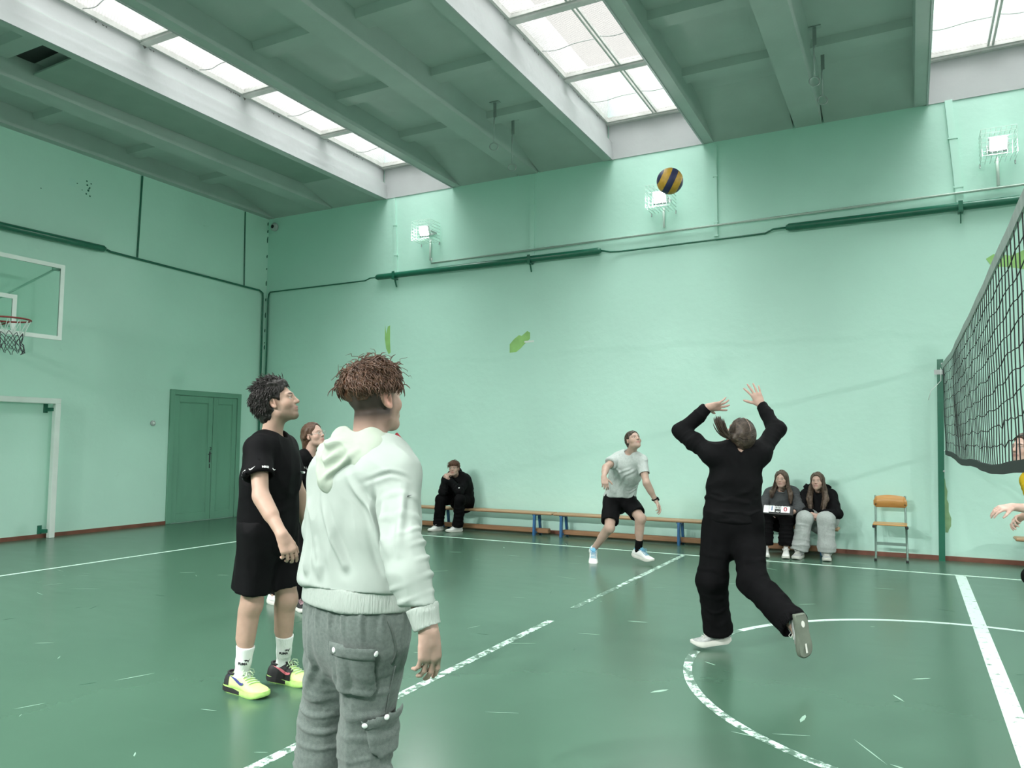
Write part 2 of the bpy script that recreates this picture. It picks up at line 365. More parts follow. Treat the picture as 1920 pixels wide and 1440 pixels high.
# a loose board in the left bay; a black sheet stands for the gap's shade
pb = MB().prism([(-9.52, 5.35, 5.93), (-9.52, 10.3, 6.03), (-8.48, 10.3, 6.03), (-8.48, 5.30, 5.93)], (0, 0, .02))
o = cb(pb).build('loose_board', mat('green_grey_board', (.30, .38, .335), .7, noise=.06, nscale=3), ce)
cb(MB().prism([(-9.55, 5.08, 6.085), (-9.52, 5.36, 6.085), (-8.46, 5.30, 6.085), (-8.46, 5.10, 6.085)], (0, 0, .012))).build('gap_shade_sheet', M['black'], ce)

# roof lights
def pane_material():
    mt = bpy.data.materials.new('dusty_wired_pane'); mt.use_nodes = True
    n = mt.node_tree.nodes; l = mt.node_tree.links; n.clear()
    o_ = n.new('ShaderNodeOutputMaterial'); t = n.new('ShaderNodeTexCoord')
    mp = n.new('ShaderNodeMapping'); mp.inputs['Rotation'].default_value = (0, 0, .5); l.new(t.outputs['Object'], mp.inputs[0])
    wv = n.new('ShaderNodeTexWave'); wv.inputs['Scale'].default_value = 9.5; wv.bands_direction = 'X'; l.new(mp.outputs[0], wv.inputs['Vector'])
    w2 = n.new('ShaderNodeTexWave'); w2.inputs['Scale'].default_value = 9.5; w2.bands_direction = 'Y'; l.new(mp.outputs[0], w2.inputs['Vector'])
    mn = n.new('ShaderNodeMath'); mn.operation = 'MINIMUM'; l.new(wv.outputs['Fac'], mn.inputs[0]); l.new(w2.outputs['Fac'], mn.inputs[1])
    nz = n.new('ShaderNodeTexNoise'); nz.inputs['Scale'].default_value = 3.5; nz.inputs['Detail'].default_value = 6; l.new(t.outputs['Object'], nz.inputs['Vector'])
    r = n.new('ShaderNodeMapRange'); r.inputs['From Min'].default_value = 0; r.inputs['From Max'].default_value = .45; r.inputs['To Min'].default_value = .50; r.inputs['To Max'].default_value = .80; l.new(mn.outputs[0], r.inputs['Value'])
    ad = n.new('ShaderNodeMath'); ad.operation = 'MULTIPLY_ADD'; ad.inputs[1].default_value = .25; l.new(nz.outputs['Fac'], ad.inputs[0]); l.new(r.outputs[0], ad.inputs[2])
    sb = n.new('ShaderNodeMath'); sb.operation = 'SUBTRACT'; sb.inputs[1].default_value = .11; sb.use_clamp = True; l.new(ad.outputs[0], sb.inputs[0])
    tr = n.new('ShaderNodeBsdfTransparent'); tr.inputs[0].default_value = (.97, .97, .96, 1)
    df = n.new('ShaderNodeBsdfTranslucent'); df.inputs[0].default_value = (.13, .125, .118, 1)
    ms = n.new('ShaderNodeMixShader'); l.new(sb.outputs[0], ms.inputs[0]); l.new(df.outputs[0], ms.inputs[1]); l.new(tr.outputs[0], ms.inputs[2]); l.new(ms.outputs[0], o_.inputs[0])
    return mt
M['pane'] = pane_material()
M['frame'] = mat('grey_white_metal', (.56, .56, .54), .5, noise=.08, nscale=8)
for i, (a, b) in enumerate(SLOTS):
    x0, x1 = a-.07, b+.07; y0 = SY0
    wn = empty('window_%d' % (i+1), ((a+b)/2, (y0+YB)/2, ZG), kind='structure')
    def lo(m_): m_.v = [(x-(a+b)/2, y-(y0+YB)/2, z-ZG) for x, y, z in m_.v]; return m_
    fm = MB(); y = YB-.03; ys = []
    while y > y0: ys.append(y); y -= 1.64
    for k, y in enumerate(ys):
        fm.box((x0, y-.05, ZG-.06), (x1, y+.05, ZG+.05)); fm.box((x0, y-.075, ZG-.035), (x1, y+.075, ZG-.02))
    lo(fm).build('cross_bar', M['frame'], wn)
    lo(MB().box(((a+b)/2-.035, y0, ZG-.03), ((a+b)/2-.01, YB-.02, ZG+.02)).box(((a+b)/2+.015, y0, ZG-.03), ((a+b)/2+.04, YB-.02, ZG+.02))).build('glazing_bar', M['frame'], wn)
    lo(MB().box((x0, y0, ZG-.04), (x0+.04, YB, ZG+.04)).box((x1-.04, y0, ZG-.04), (x1, YB, ZG+.04))).build('side_frame', M['frame'], wn)
    for k in range(len(ys)):
        ya = ys[k]; yb = ys[k+1] if k+1 < len(ys) else y0
        lo(MB().box((x0, yb, ZG+.022), (x1, ya, ZG+.030))).build('pane', M['pane'], wn)
        if yb > 2:   # sagging wire that holds the netting
            ym = (ya+yb)/2
            for p, q in ((x0+.03, (a+b)/2-.04), ((a+b)/2+.04, x1-.03)):
                lo(MB().tube([(p+(q-p)*t/8, ym+.03*math.sin(t*.9), ZG-.012-.03*math.sin(math.pi*t/8)) for t in range(9)], .006, 6)).build('wire', M['steel'], wn)

# door in the left wall
dr = empty('door_1', (XL, 9.61, 0), kind='structure')
def dl(m_): m_.v = [(x-XL, y-9.61, z) for x, y, z in m_.v]; return m_
dl(MB().rbox((XL-.02, 8.835, 0), (XL+.035, 8.925, 2.29)).rbox((XL-.02, 10.30, 0), (XL+.035, 10.39, 2.29)).rbox((XL-.02, 8.925, 2.20), (XL+.035, 10.30, 2.29))).build('door_frame', M['green'], dr)
for y0, y1 in ((8.93, 9.745), (9.755, 10.295)):
    lf = MB().rbox((XL-.02, y0, .012), (XL+.006, y1, 2.195)); pad = .10
    for p, q in (((y0, .012), (y0+pad, 2.195)), ((y1-pad, .012), (y1, 2.195)), ((y0+pad, .012), (y1-pad, .15)), ((y0+pad, 2.08), (y1-pad, 2.195))):
        lf.rbox((XL, p[0], p[1]), (XL+.02, q[0], q[1]), .003)
    for p, q in (((y0+pad, .15), (y0+pad+.018, 2.08)), ((y1-pad-.018, .15), (y1-pad, 2.08)), ((y0+pad, .15), (y1-pad, .168)), ((y0+pad, 2.062), (y1-pad, 2.08))):
        lf.rbox((XL, p[0], p[1]), (XL+.013, q[0], q[1]), .004)
    dl(lf).build('door_leaf', M['green'], dr)
dl(MB().rbox((XL+.018, 9.69, 1.02), (XL+.026, 9.72, 1.22)).tube([(XL+.03, 9.705, 1.18), (XL+.055, 9.705, 1.18), (XL+.055, 9.64, 1.17)], .007).tube([(XL+.02, 9.705, 1.29), (XL+.045, 9.705, 1.29), (XL+.045, 9.705, 1.25), (XL+.02, 9.705, 1.24)], .006)).build('door_handle', M['black'], dr, True)
dl(MB().rbox((XL+.018, 9.695, .92), (XL+.024, 9.715, 1.0))).build('lock_plate', M['black'], dr)
# ================================================================== fixtures
def loc(m_, o): m_.v = [(x-o[0], y-o[1], z-o[2]) for x, y, z in m_.v]; return m_
def text_mesh(name, s, size, material, parent=None, mw=None, depth=.001, bold=0):
    cu = bpy.data.curves.new(name, 'FONT'); cu.body = s; cu.size = size; cu.extrude = depth; cu.align_x = 'CENTER'; cu.align_y = 'CENTER'; cu.offset = bold
    t = bpy.data.objects.new(name, cu); COL.objects.link(t); dg = bpy.context.evaluated_depsgraph_get()
    me = bpy.data.meshes.new_from_object(t.evaluated_get(dg)); bpy.data.objects.remove(t)
    if mw is not None: me.transform(mw)
    me.materials.clear(); me.materials.append(material)
    o = bpy.data.objects.new(name, me); COL.objects.link(o); o.parent = parent
    return o
def thing(mb, name, material, label, cat, group=None, smooth=False):
    return tag(mb.build(name, material, None, smooth), label, cat, group)

# heating pipes and cable runs on the back wall
def pipe_pts(n_, p, q): return [Vector(p)+(Vector(q)-Vector(p))*i/n_ for i in range(n_+1)]
YP = YB-.075
def thick_pipe(p, q, label, mounts):
    t = empty('heating_pipe', p, label=label, cat='pipe', group=None)
    o = tuple(p); d = (Vector(q)-Vector(p)).normalized()
    loc(MB().tube([Vector(p), Vector(p)+d*.04, Vector(q)-d*.04, Vector(q)], [.03, .052, .052, .03], 16), o).build('barrel', M['dkgreen'], t, True)
    for mx in mounts:
        a = Vector(p)+d*mx; n_ = Vector((0, 1, 0)) if abs(d.x) > .5 else Vector((-1, 0, 0))
        loc(MB().obox(a-d*.025-n_*.058, a+d*.025-n_*.058, .012, .12).obox(a-d*.03-Vector((0,0,.07)), a+d*.03-Vector((0,0,.07)), .12, .02).obox(a-Vector((0,0,.075)), a-Vector((0,0,.20))+n_*.055, .03, .012, (1, 0, 0)), o).build('bracket', M['dkgreen'], t)
    return t
thick_pipe((-8.47, YP, 4.37), (-4.15, YP, 4.38), 'thick dark green pipe on the long wall below the left floodlight', (.42, 3.1))
thick_pipe((-1.435, YP, 4.40), (XR-.1, YP, 4.45), 'thick dark green pipe on the long wall running on above the volleyball net', (2.08, 5.0, 8.0))
thick_pipe((XL+.075, 1.0, 4.32), (XL+.075, 7.50, 4.41), 'thick dark green pipe on the end wall above the basketball backboard', (2.0, 4.5))
def thin(pts, label, r=.014, name='thin_pipe'):
    return thing(MB().tube(pts, r, 8), name, M['dkgreen'], label, 'pipe', None, True)
thin([(-4.15, YP, 4.38), (-4.0, YP, 4.345), (-3.85, YB-.03, 4.345), (-1.72, YB-.03, 4.365), (-1.6, YP, 4.40), (-1.435, YP, 4.40)], 'thin dark green pipe linking the two thick pipes on the long wall')
thin([(XL+.09, YB-.03, 4.30), (XL+.12, YB-.03, 4.335), (-8.75, YB-.03, 4.345), (-8.6, YP, 4.37), (-8.47, YP, 4.37)], 'thin dark green pipe from the corner to the thick pipe on the long wall', .012)
thin([(XL+.075, 7.50, 4.41), (XL+.03, 7.62, 4.40), (XL+.03, 10.75, 4.345), (XL+.04, 10.83, 4.30), (XL+.04, 10.84, 4.2), (XL+.04, 10.84, .0)], 'thin dark green pipe across the end wall, bending down the room corner', .018)
thin([(XL+.09, YB-.03, 4.30), (XL+.08, YB-.04, 4.2), (XL+.08, YB-.04, .0)], 'second corner riser pipe, against the long wall', .014)
def flat_box(x, z0, z1, w_, label, cuts, x1=None):
    t = empty('cable_trunking', (x, YB, z0), label=label, cat='trunking', group=None)
    dx = (x1 or x)-x; mb_ = MB(); zs = [z0]+cuts+[z1]
    for a, b in zip(zs[:-1], zs[1:]):
        xa = x+dx*(1-(a-z0)/(z1-z0)); xb = x+dx*(1-(b-z0)/(z1-z0))
        loc(MB().prism([(xa-w_/2, YB, a+.006), (xa+w_/2, YB, a+.006), (xb+w_/2, YB, b-.006), (xb-w_/2, YB, b-.006)], (0, -.028, 0)), (x, YB, z0)).build('cover', M['wallpaint'], t)
        loc(MB().box((xa-w_/2-.012, YB-.035, a-.012), (xa+w_/2+.012, YB, a+.008)), (x, YB, z0)).build('joint_clip', M['wallpaint'], t)
M['wallpaint'] = mat('mint_gloss_trunking', WALLC, .35)
flat_box(-5.36, 4.44, 5.80, .07, 'mint trunking strip on the long wall between the left and middle floodlights', [4.62, 5.3])
flat_box(-2.40, 4.42, 5.76, .045, 'mint trunking strip on the long wall just right of the middle floodlight', [4.62, 5.3])
flat_box(.56, 4.465, 5.83, .085, 'mint trunking strip on the long wall just left of the right floodlight', [4.68, 5.32], .65)
flat_box(-8.14, 4.435, 5.80, .05, 'mint trunking strip on the long wall just left of the left floodlight', [4.75, 5.3], -8.06)
thing(MB().tube([(XL+.012, 8.13, 5.80), (XL+.012, 8.10, 4.42)], .016, 6), 'cable', M['dkgreen'], 'vertical cable on the end wall above and left of the door', 'cable')
thing(MB().tube([(XL+.012, 10.35, 5.80), (XL+.012, 10.38, 4.37)], .012, 6), 'cable', M['dkgreen'], 'vertical cable on the end wall close to the room corner', 'cable')
thing(MB().tube([(-7.29, YB-.052, 4.60), (-7.29, YB-.052, 4.51), (XR-.05, YB-.052, 4.70)], .016, 8), 'conduit', M['white'], 'white conduit running along the long wall under the floodlights', 'conduit', None, True)
# floodlights
M['lamp'] = mat('led_lamp_face', (1, 1, 1), .4, emit=((1, 1, 1), 34))
M['wire'] = mat('mint_white_wire', (.62, .80, .72), .4)
def floodlight(x, z, label, y=YB, s=1, drop=.42, watts=25, tilt=.42, spread=2.0):
    t = empty('floodlight', (x, y, z), label=label, cat='floodlight', group='caged floodlights on the long wall')
    if s < 0: t.rotation_euler.z = math.pi
    c = Matrix.Translation((0, -.21, 0)) @ Matrix.Rotation(tilt, 4, 'X')
    def tr(m_): m_.v = [tuple(c @ Vector(v)) for v in m_.v]; return m_
    hb = MB().rbox((-.105, -.02, -.09), (.105, .03, .09), .01)
    for k in range(7): hb.box((-.08+k*.025, .03, -.07), (-.07+k*.025, .055, .07))
    tr(hb).build('housing', M['galv'], t)
    tr(MB().rbox((-.085, -.024, -.068), (.085, -.0205, .072), .002)).build('lamp_face', M['lamp'], t)
    tr(MB().rbox((-.10, -.03, -.092), (.10, -.0205, -.07), .003)).build('gasket', M['black'], t)
    ld = bpy.data.lights.new('lamp_beam', 'AREA'); ld.shape = 'RECTANGLE'; ld.size = .17; ld.size_y = .14; ld.energy = watts; ld.spread = spread; ld.color = (1, .99, .97)
    lo_ = bpy.data.objects.new('lamp_beam', ld); COL.objects.link(lo_); lo_.parent = t
    lo_.matrix_local = c @ Matrix.Translation((0, -.03, 0)) @ Matrix.Rotation(-math.pi/2, 4, 'X')
    MB().obox((-.11, -.19, 0), (-.11, -.02, 0), .01, .03).obox((.11, -.19, 0), (.11, -.02, 0), .01, .03).obox((-.115, -.012, 0), (.115, -.012, 0), .024, .03).build('bracket', M['galv'], t)
    cg = MB(); W, H, Dp = .185, .165, .34
    for u in np.linspace(-W, W, 8): cg.tube([(u, -.01, H), (u, -Dp, H), (u, -Dp, -H), (u, -.01, -H)], .004, 5)
    for v in np.linspace(-H, H, 7): cg.tube([(-W, -.01, v), (-W, -Dp, v), (W, -Dp, v), (W, -.01, v)], .004, 5)
    for q in (-.1, -.22): cg.tube([(-W, q, -H), (W, q, -H), (W, q, H), (-W, q, H)], .0035, 5, closed=True)
    cg.build('wire_guard', M['wire'], t)
    for sx in (-1, 1): MB().tube([(sx*W, -.02, -H), (sx*W, -.03, -H-.05)], .008, 6).build('guard_foot', M['steel'], t)
    MB().tube([(0, -.022, -.1), (0, -.022, -drop-.03)], .018, 8).build('riser', M['white'], t, True)
    return t
floodlight(-7.34, 5.045, 'lit caged floodlight on the long wall, the one nearest the room corner', drop=.44)
floodlight(-3.17, 5.035, 'lit caged floodlight on the long wall, straight below the flying ball', drop=.37)
floodlight(1.06, 5.09, 'lit caged floodlight high on the long wall above the volleyball net', drop=.43)
for x, w_, watts_, yaw_ in ((-8.0, 'leftmost', 100, -.15), (-6.4, 'second from the left', 100, -.25), (-5.0, 'middle', 90, -.4), (-.4, 'second from the right', 55, .05), (.3, 'rightmost', 50, -.2)):  # added fill lamps, out of view, brightening the back wall and the figures
    o = floodlight(x, 5.3, 'added caged fill floodlight on the wall behind the viewpoint, %s one' % w_, YF, -1, watts=watts_*1.2, tilt=.70, spread=1.5); o.rotation_euler.z += yaw_; o.location.y += .1*min(1, abs(yaw_)*3); o['group'] = 'added fill floodlights behind the viewpoint'
for y, w_ in ((1.5, 'near'), (6.5, 'far')):  # added out of view to brighten the left wall from across the hall
    o = floodlight(XR, 5.05, 'added caged fill floodlight on the end wall beyond the net, %s one' % w_, y, watts=190, tilt=.60, spread=1.6); o.rotation_euler.z = -math.pi/2; o['group'] = 'added fill floodlights on the end wall beyond the net'
# alarm sounder in the corner, push button by the door
t = empty('alarm_bell', (-11.03, YB, 5.63), label='small round white alarm bell high in the room corner', cat='bell')
MB().lathe([(.075, 0), (.085, -.03), (.085, -.05), (.06, -.075), (.02, -.085)], (0, 0, 0), 20, 'y').build('bell_dome', M['galv'], t, True)
MB().lathe([(.035, -.083), (.035, -.092), (.01, -.095)], (0, 0, 0), 14, 'y').build('bell_cap', M['black'], t, True)
t = empty('push_button', (XL, 8.523, 1.70), label='small round push button on the end wall left of the door', cat='button')
MB().lathe([(.045, 0), (.045, .02), (.036, .03)], (0, 0, 0), 20, 'x').build('mount', M['galv'], t, True)
MB().lathe([(.022, .029), (.022, .036), (.015, .04)], (0, 0, 0), 14, 'x').build('button', M['white'], t, True)
# gym ring hangers
def hanger(x, y, zt, zb, label):
    t = empty('ring_hanger', (x, y, zt), label=label, cat='hanger', group='rod hangers on the ceiling')
    MB().box((-.07, -.035, -.012), (.07, .035, 0)).box((-.02, -.012, -.22), (.02, .012, -.012)).build('mount', M['steel'], t)
    MB().tube([(0, 0, -.2), (-.012, 0, -.25), (-.012, 0, zb-zt+.10)], .009, 6).build('rod', M['steel'], t, True)
    MB().tube([(-.012+.052*math.sin(a), .022*math.sin(a), zb-zt+.05+.052*math.cos(a)) for a in np.linspace(0, 2*math.pi, 20)[:-1]], .009, 6, closed=True).build('ring', M['steel'], t, True)
hanger(-4.942, 8.916, ZS, 5.42, 'rod hanger with ring, nearer one of the pair by the middle roof light')
hanger(-4.985, 9.54, ZS, 5.34, 'rod hanger with ring, farther one of the pair by the middle roof light')
hanger(-.82, 8.864, ZS, 5.42, 'rod hanger with ring, nearer one of the pair in the rightmost ceiling bay')
hanger(-.795, 9.499, ZS, 5.46, 'rod hanger with ring, farther one of the pair in the rightmost ceiling bay')

# basketball backboard
M['glass'] = bpy.data.materials.new('clear_board_glass'); M['glass'].use_nodes = True
_n = M['glass'].node_tree.nodes; _l = M['glass'].node_tree.links; _n.clear()
_o = _n.new('ShaderNodeOutputMaterial'); _t = _n.new('ShaderNodeBsdfTransparent'); _t.inputs[0].default_value = (.90, .97, .94, 1); _g = _n.new('ShaderNodeBsdfGlossy'); _g.inputs['Roughness'].default_value = .05
_f = _n.new('ShaderNodeFresnel'); _m = _n.new('ShaderNodeMixShader'); _l.new(_f.outputs[0], _m.inputs[0]); _l.new(_t.outputs[0], _m.inputs[1]); _l.new(_g.outputs[0], _m.inputs[2]); _l.new(_m.outputs[0], _o.inputs[0])
BX, BY0, BY1, BZ0, BZ1 = -10.2, 4.47, 6.29, 2.765, 3.80
o_ = (BX, 5.38, BZ0); t = empty('basketball_backboard', o_, label='clear basketball backboard with white border and red rim on the end wall', cat='backboard')
loc(MB().box((BX-.012, BY0, BZ0), (BX, BY1, BZ1)), o_).build('glass_panel', M['glass'], t)
bw_ = MB(); e = .055
for p, q in (((BY0, BZ0), (BY1, BZ0+e)), ((BY0, BZ1-e), (BY1, BZ1)), ((BY0, BZ0+e), (BY0+e, BZ1-e)), ((BY1-e, BZ0+e), (BY1, BZ1-e))):
    bw_.box((BX-.02, p[0], p[1]), (BX+.006, q[0], q[1]))
loc(bw_, o_).build('border', M['white'], t)
b2 = MB(); s0, s1, z0, z1 = 5.08, 5.685, 2.82, 3.285
for p, q in (((s0, z1-e), (s1, z1)), ((s0, z0), (s0+e, z1-e)), ((s1-e, z0), (s1, z1-e))): b2.box((BX-.016, p[0], p[1]), (BX+.003, q[0], q[1]))
loc(b2, o_).build('target_square', M['white'], t)
M['red'] = mat('red_rim_paint', (.22, .028, .022), .45)
RC = (BX+.40, 5.38, 2.895); RR = .232
rim = empty('hoop', (0, 0, 0)); rim.parent = t
loc(MB().tube([(RC[0]+RR*math.cos(a), RC[1]+RR*math.sin(a), RC[2]) for a in np.linspace(0, 2*math.pi, 40)[:-1]], .011, 8, closed=True).rbox((BX+.005, 5.29, RC[2]-.06), (BX+.02, 5.47, RC[2]+.04)).obox((BX+.01, 5.38, RC[2]-.005), (BX+.175, 5.38, RC[2]-.005), .1, .02).obox((BX+.015, 5.32, RC[2]-.05), (BX+.2, 5.27, RC[2]-.008), .012, .012).obox((BX+.015, 5.44, RC[2]-.05), (BX+.2, 5.49, RC[2]-.008), .012, .012), o_).build('rim', M['red'], rim, True)
M['cord'] = mat('white_net_cord', (.72, .80, .76), .7); M['dkcord'] = mat('dark_net_cord', (.05, .05, .06), .8)
n1 = MB(); n2 = MB(); K = 12
def npnt(i, h):  # net surface: a funnel, gathered and pulled to the right low down
    a = 2*math.pi*i/K; r_ = RR*(1-.52*min(1, h/.30))+(.03 if h > .30 else 0)
    return (RC[0]+r_*math.cos(a)+.02*h, RC[1]+r_*math.sin(a)+.15*max(0, h-.12), RC[2]-h-.02*math.sin(3*a)*min(1, h*5))
for i in range(K):
    for sgn in (-1, 1): n1.tube([npnt(i+sgn*.5*h/.17*.9, h) for h in np.linspace(0, .17+.03*((i*5) % 3), 6)], .0042, 5)
    for sgn in (-1, 1): n2.tube([npnt(i+.5+sgn*(.5*abs(((h-.17)/.055) % 2-1)), h) for h in np.linspace(.17, .40, 9)], .004, 5)
n2.tube([npnt(2.4, .38), (RC[0]+.05, RC[1]+.13, RC[2]-.43), (RC[0]+.06, RC[1]+.18, RC[2]-.40), (RC[0]+.03, RC[1]+.14, RC[2]-.36)], .006, 5)
loc(n1, o_).build('white_cords', M['cord'], rim, True); loc(n2, o_).build('dark_cords', M['dkcord'], rim, True)
for y_, yw in ((BY1-.10, 5.75), (BY0+.10, 5.0)):
    loc(MB().tube([(BX-.02, y_, BZ1-.06), (XL, yw, 3.20)], .017, 6).rbox((BX-.05, y_-.05, BZ1-.09), (BX-.012, y_+.05, BZ1-.03)), o_).build('stay_rod', M['wallpaint'], t, True)
loc(MB().obox((BX-.012, 5.15, 2.9), (XL, 5.15, 2.9), .06, .06).obox((BX-.012, 5.61, 2.9), (XL, 5.61, 2.9), .06, .06), o_).build('wall_bracket', M['wallpaint'], t)
# goal frame against the end wall
g = empty('goal_frame', (XL+.12, 5.37, 0), label='white square-section goal frame standing against the end wall', cat='goal'); o_ = (XL+.12, 5.37, 0)
for y in (6.79, 3.87): loc(MB().rbox((XL+.07, y, 0), (XL+.15, y+.08, 1.94), .005), o_).build('post', M['white'], g)
loc(MB().rbox((XL+.07, 3.87, 1.94), (XL+.15, 6.87, 2.02), .005), o_).build('crossbar', M['white'], g)
for z in (1.86, .10): loc(MB().obox((XL, 6.74, z), (XL+.10, 6.80, z), .03, .05).box((XL, 6.70, z-.05), (XL+.012, 6.76, z+.08)), o_).build('wall_clip', M['dkgreen'], g)

# benches
M['pine'] = mat('worn_pine', (.33, .20, .105), .5, col2=(.44, .29, .16), nscale=3, stretch=(.6, 14, 14))
M['beam'] = mat('brown_pine_beam', (.25, .125, .06), .5, col2=(.34, .18, .09), nscale=3, stretch=(.6, 14, 14))
M['blue'] = mat('blue_enamel', (.02, .11, .27), .4)
def bench(x0, x1, legs, label, y=10.75):
    o_ = ((x0+x1)/2, y, 0); t = empty('gym_bench', o_, label=label, cat='bench', group='low wooden gym benches along the long wall')
    loc(MB().rbox((x0, y-.125, .315), (x1, y+.125, .352), .012), o_).build('seat', M['pine'], t)
    loc(MB().rbox((x0+.12, y-.05, .032), (x1-.09, y+.05, .102), .01), o_).build('balance_beam', M['beam'], t)
    for lx in legs:
        loc(MB().obox((lx, y-.118, 0), (lx, y-.10, .315), .034, .05).obox((lx, y+.118, 0), (lx, y+.07, .315), .034, .04).obox((lx, y-.1, .045), (lx, y+.1, .045), .032, .026).box((lx-.04, y-.10, .30), (lx+.04, y+.10, .315)), o_).build('leg_frame', M['blue'], t)
    return t
bench(-8.82, -4.855, (-8.3, -6.83, -5.15), 'low wooden gym bench with the boy in black sitting on it')
bench(-4.835, -.84, (-4.70, -2.905, -1.05), 'low wooden gym bench with the two girls at its right end')
bench(1.05, 5.0, (1.5, 3.0, 4.6), 'low wooden bench at the right edge of the photo, behind the net')
# chair
M['ply'] = mat('orange_brown_plywood', (.50, .25, .075), .35, col2=(.58, .31, .10), nscale=4, stretch=(2, 2, 14))
M['ctube'] = mat('grey_green_tube', (.20, .30, .26), .4, metal=.3)
ch = empty('school_chair', (-.245, 10.72, 0), label='wooden school chair with grey tube frame, empty against the wall', cat='chair')
def curved(x0, x1, z0, z1, y, bow, th, arch):
    m_ = MB(); N = 14; v = []; f = []
    for i in range(N+1):
        u = -1+2*i/N; x = x0+(x1-x0)*i/N; yy = y+bow*(1-u*u)
        top = z1-arch*u*u-(.05*max(0, abs(u)-.88)/.12); bot = z0+(.03*max(0, abs(u)-.88)/.12)
        v += [(x, yy, bot), (x, yy, top), (x, yy+th, top), (x, yy+th, bot)]
    for i in range(N):
        for k in range(4): f.append((i*4+k, i*4+(k+1) % 4, i*4+4+(k+1) % 4, i*4+4+k))
    f += [(0, 1, 2, 3)[::-1], tuple(N*4+k for k in range(4))]
    return m_.add(v, f)
cbk = curved(-.19, .19, .635, .79, .055, .018, .012, .025).build('backrest', M['ply'], ch, True)
MB().sphere((-.165, .058, .67), .008).sphere((.165, .058, .67), .008).build('rivet', M['black'], cbk)
MB().rbox((-.195, -.28, .437), (.185, .08, .452), .006).build('seat', M['ply'], ch)
for s_ in (-1, 1):
    MB().tube([(s_*.175, -.20, .012), (s_*.175, -.08, .02), (s_*.175, -.03, .06), (s_*.172, .0, .432), (s_*.172, -.25, .432)], .0125, 8).build('leg', M['ctube'], ch, True)
    MB().tube([(s_*.168, .0, .40), (s_*.168, .05, .45), (s_*.168, .088, .78)], .0125, 8).build('back_support', M['ctube'], ch, True)
    MB().rbox((s_*.175-.016, -.225, 0), (s_*.175+.016, -.19, .026)).build('foot_cap', M['black'], ch)
    MB().rbox((s_*.18-.018, -.285, .405), (s_*.18+.018, -.24, .437)).build('corner_cap', M['black'], ch)
MB().obox((-.172, -.02, .19), (.172, -.02, .19), .012, .036).build('crossbar', M['ctube'], ch)

# volleyball
bl_ = empty('volleyball', (-1.655, 5.90, 3.535), label='yellow and blue volleyball in mid-air under the roof light', cat='ball')
M['yel'] = mat('yellow_ball_leather', (.43, .245, .022), .45, noise=.18, nscale=30, bump=.2, bscale=300)
M['nav'] = mat('navy_ball_leather', (.012, .016, .065), .45, noise=.15, nscale=30, bump=.2, bscale=300)
axis = (_r*math.cos(-.42)+_u*math.sin(-.42)).normalized(); 
def ball_panels(col_fn):
    v = []; f = []; n_, m__ = 96, 64; R_ = .105
    e1 = axis; e2 = Vector((0, 0, 1))-axis*axis.z; e2.normalize(); e3 = e1.cross(e2)
    for i in range(m__+1):
        th = math.pi*i/m__
        for k in range(n_):
            ph = 2*math.pi*k/n_; u = math.cos(th); d_ = e1*u+(e2*math.cos(ph)+e3*math.sin(ph))*math.sin(th)
            seam = min(abs(u+.24), abs(u-.22), abs(u+.78), abs(u-.78)); rr = R_-.0016*max(0, 1-seam/.03)
            v.append(tuple(d_*rr))
    for i in range(m__):
        um = math.cos(math.pi*(i+.5)/m__)
        if not col_fn(um): continue
        for k in range(n_): f.append((i*n_+k, i*n_+(k+1) % n_, (i+1)*n_+(k+1) % n_, (i+1)*n_+k))
    used = sorted({a for q in f for a in q}); mp = {a: j for j, a in enumerate(used)}
    return [v[a] for a in used], [tuple(mp[a] for a in q) for q in f]
isb = lambda u: -.24 < u < .22 or abs(u) > .78
link_mesh('blue_panel', *ball_panels(isb), M['nav'], bl_, True); link_mesh('yellow_panel', *ball_panels(lambda u: not isb(u)), M['yel'], bl_, True)

# volleyball net
NX, NY1, NY0 = .425, 10.83, -.3
nt_ = empty('volleyball_net', (NX, 5.3, 0), label='black volleyball net with grey-white top tape across the hall', cat='net'); o_ = (NX, 5.3, 0)
M['netcord'] = mat('black_net_cord', (.010, .012, .012), .7); M['tape'] = mat('grey_white_tape', (.40, .45, .43), .7, noise=.15, nscale=14); M['btape'] = mat('black_bottom_tape', (.014, .016, .017), .7)
def nxx(y):
    e = min(1, max(0, (y-9.2)/1.6)); return NX+.003*math.sin(y*1.3)-.042*e*e*(3-2*e)
def ztop(y): return 2.43-.012*math.sin(math.pi*(y-NY0)/(NY1-NY0))
def zbot(y):
    return 1.31+.055*max(0, (y-9.2)/1.6)+.012*math.sin(y*2.1)+.07*min(1, max(0, (6.2-y)/3))
tp = MB(); bt = MB()
for (mb_, za, zb) in ((tp, lambda y: ztop(y)-.065, ztop), (bt, lambda y: zbot(y)-.055, zbot)):
    ys = np.linspace(NY0, NY1, 90); v = []; f = []
    for y in ys:
        for dx, zz in ((-.006, za(y)), (.006, za(y)), (.006, zb(y)), (-.006, zb(y))): v.append((nxx(y)+dx+.0015*math.sin(y*5), y, zz+.0012*math.sin(y*9)))
    for i in range(len(ys)-1):
        for k in range(4): f.append((i*4+k, i*4+(k+1) % 4, i*4+4+(k+1) % 4, i*4+4+k))
    mb_.add(v, f+[(0, 1, 2, 3)[::-1], tuple((len(ys)-1)*4+k for k in range(4))])
loc(tp, o_).build('top_tape', M['tape'], nt_); loc(bt, o_).build('bottom_tape', M['btape'], nt_)
mesh = MB(); rn = random.Random(3); nv = 78
wob = [[rn.gauss(0, .007+.006*(j > 7)) for j in range(11)] for i in range(nv+1)]
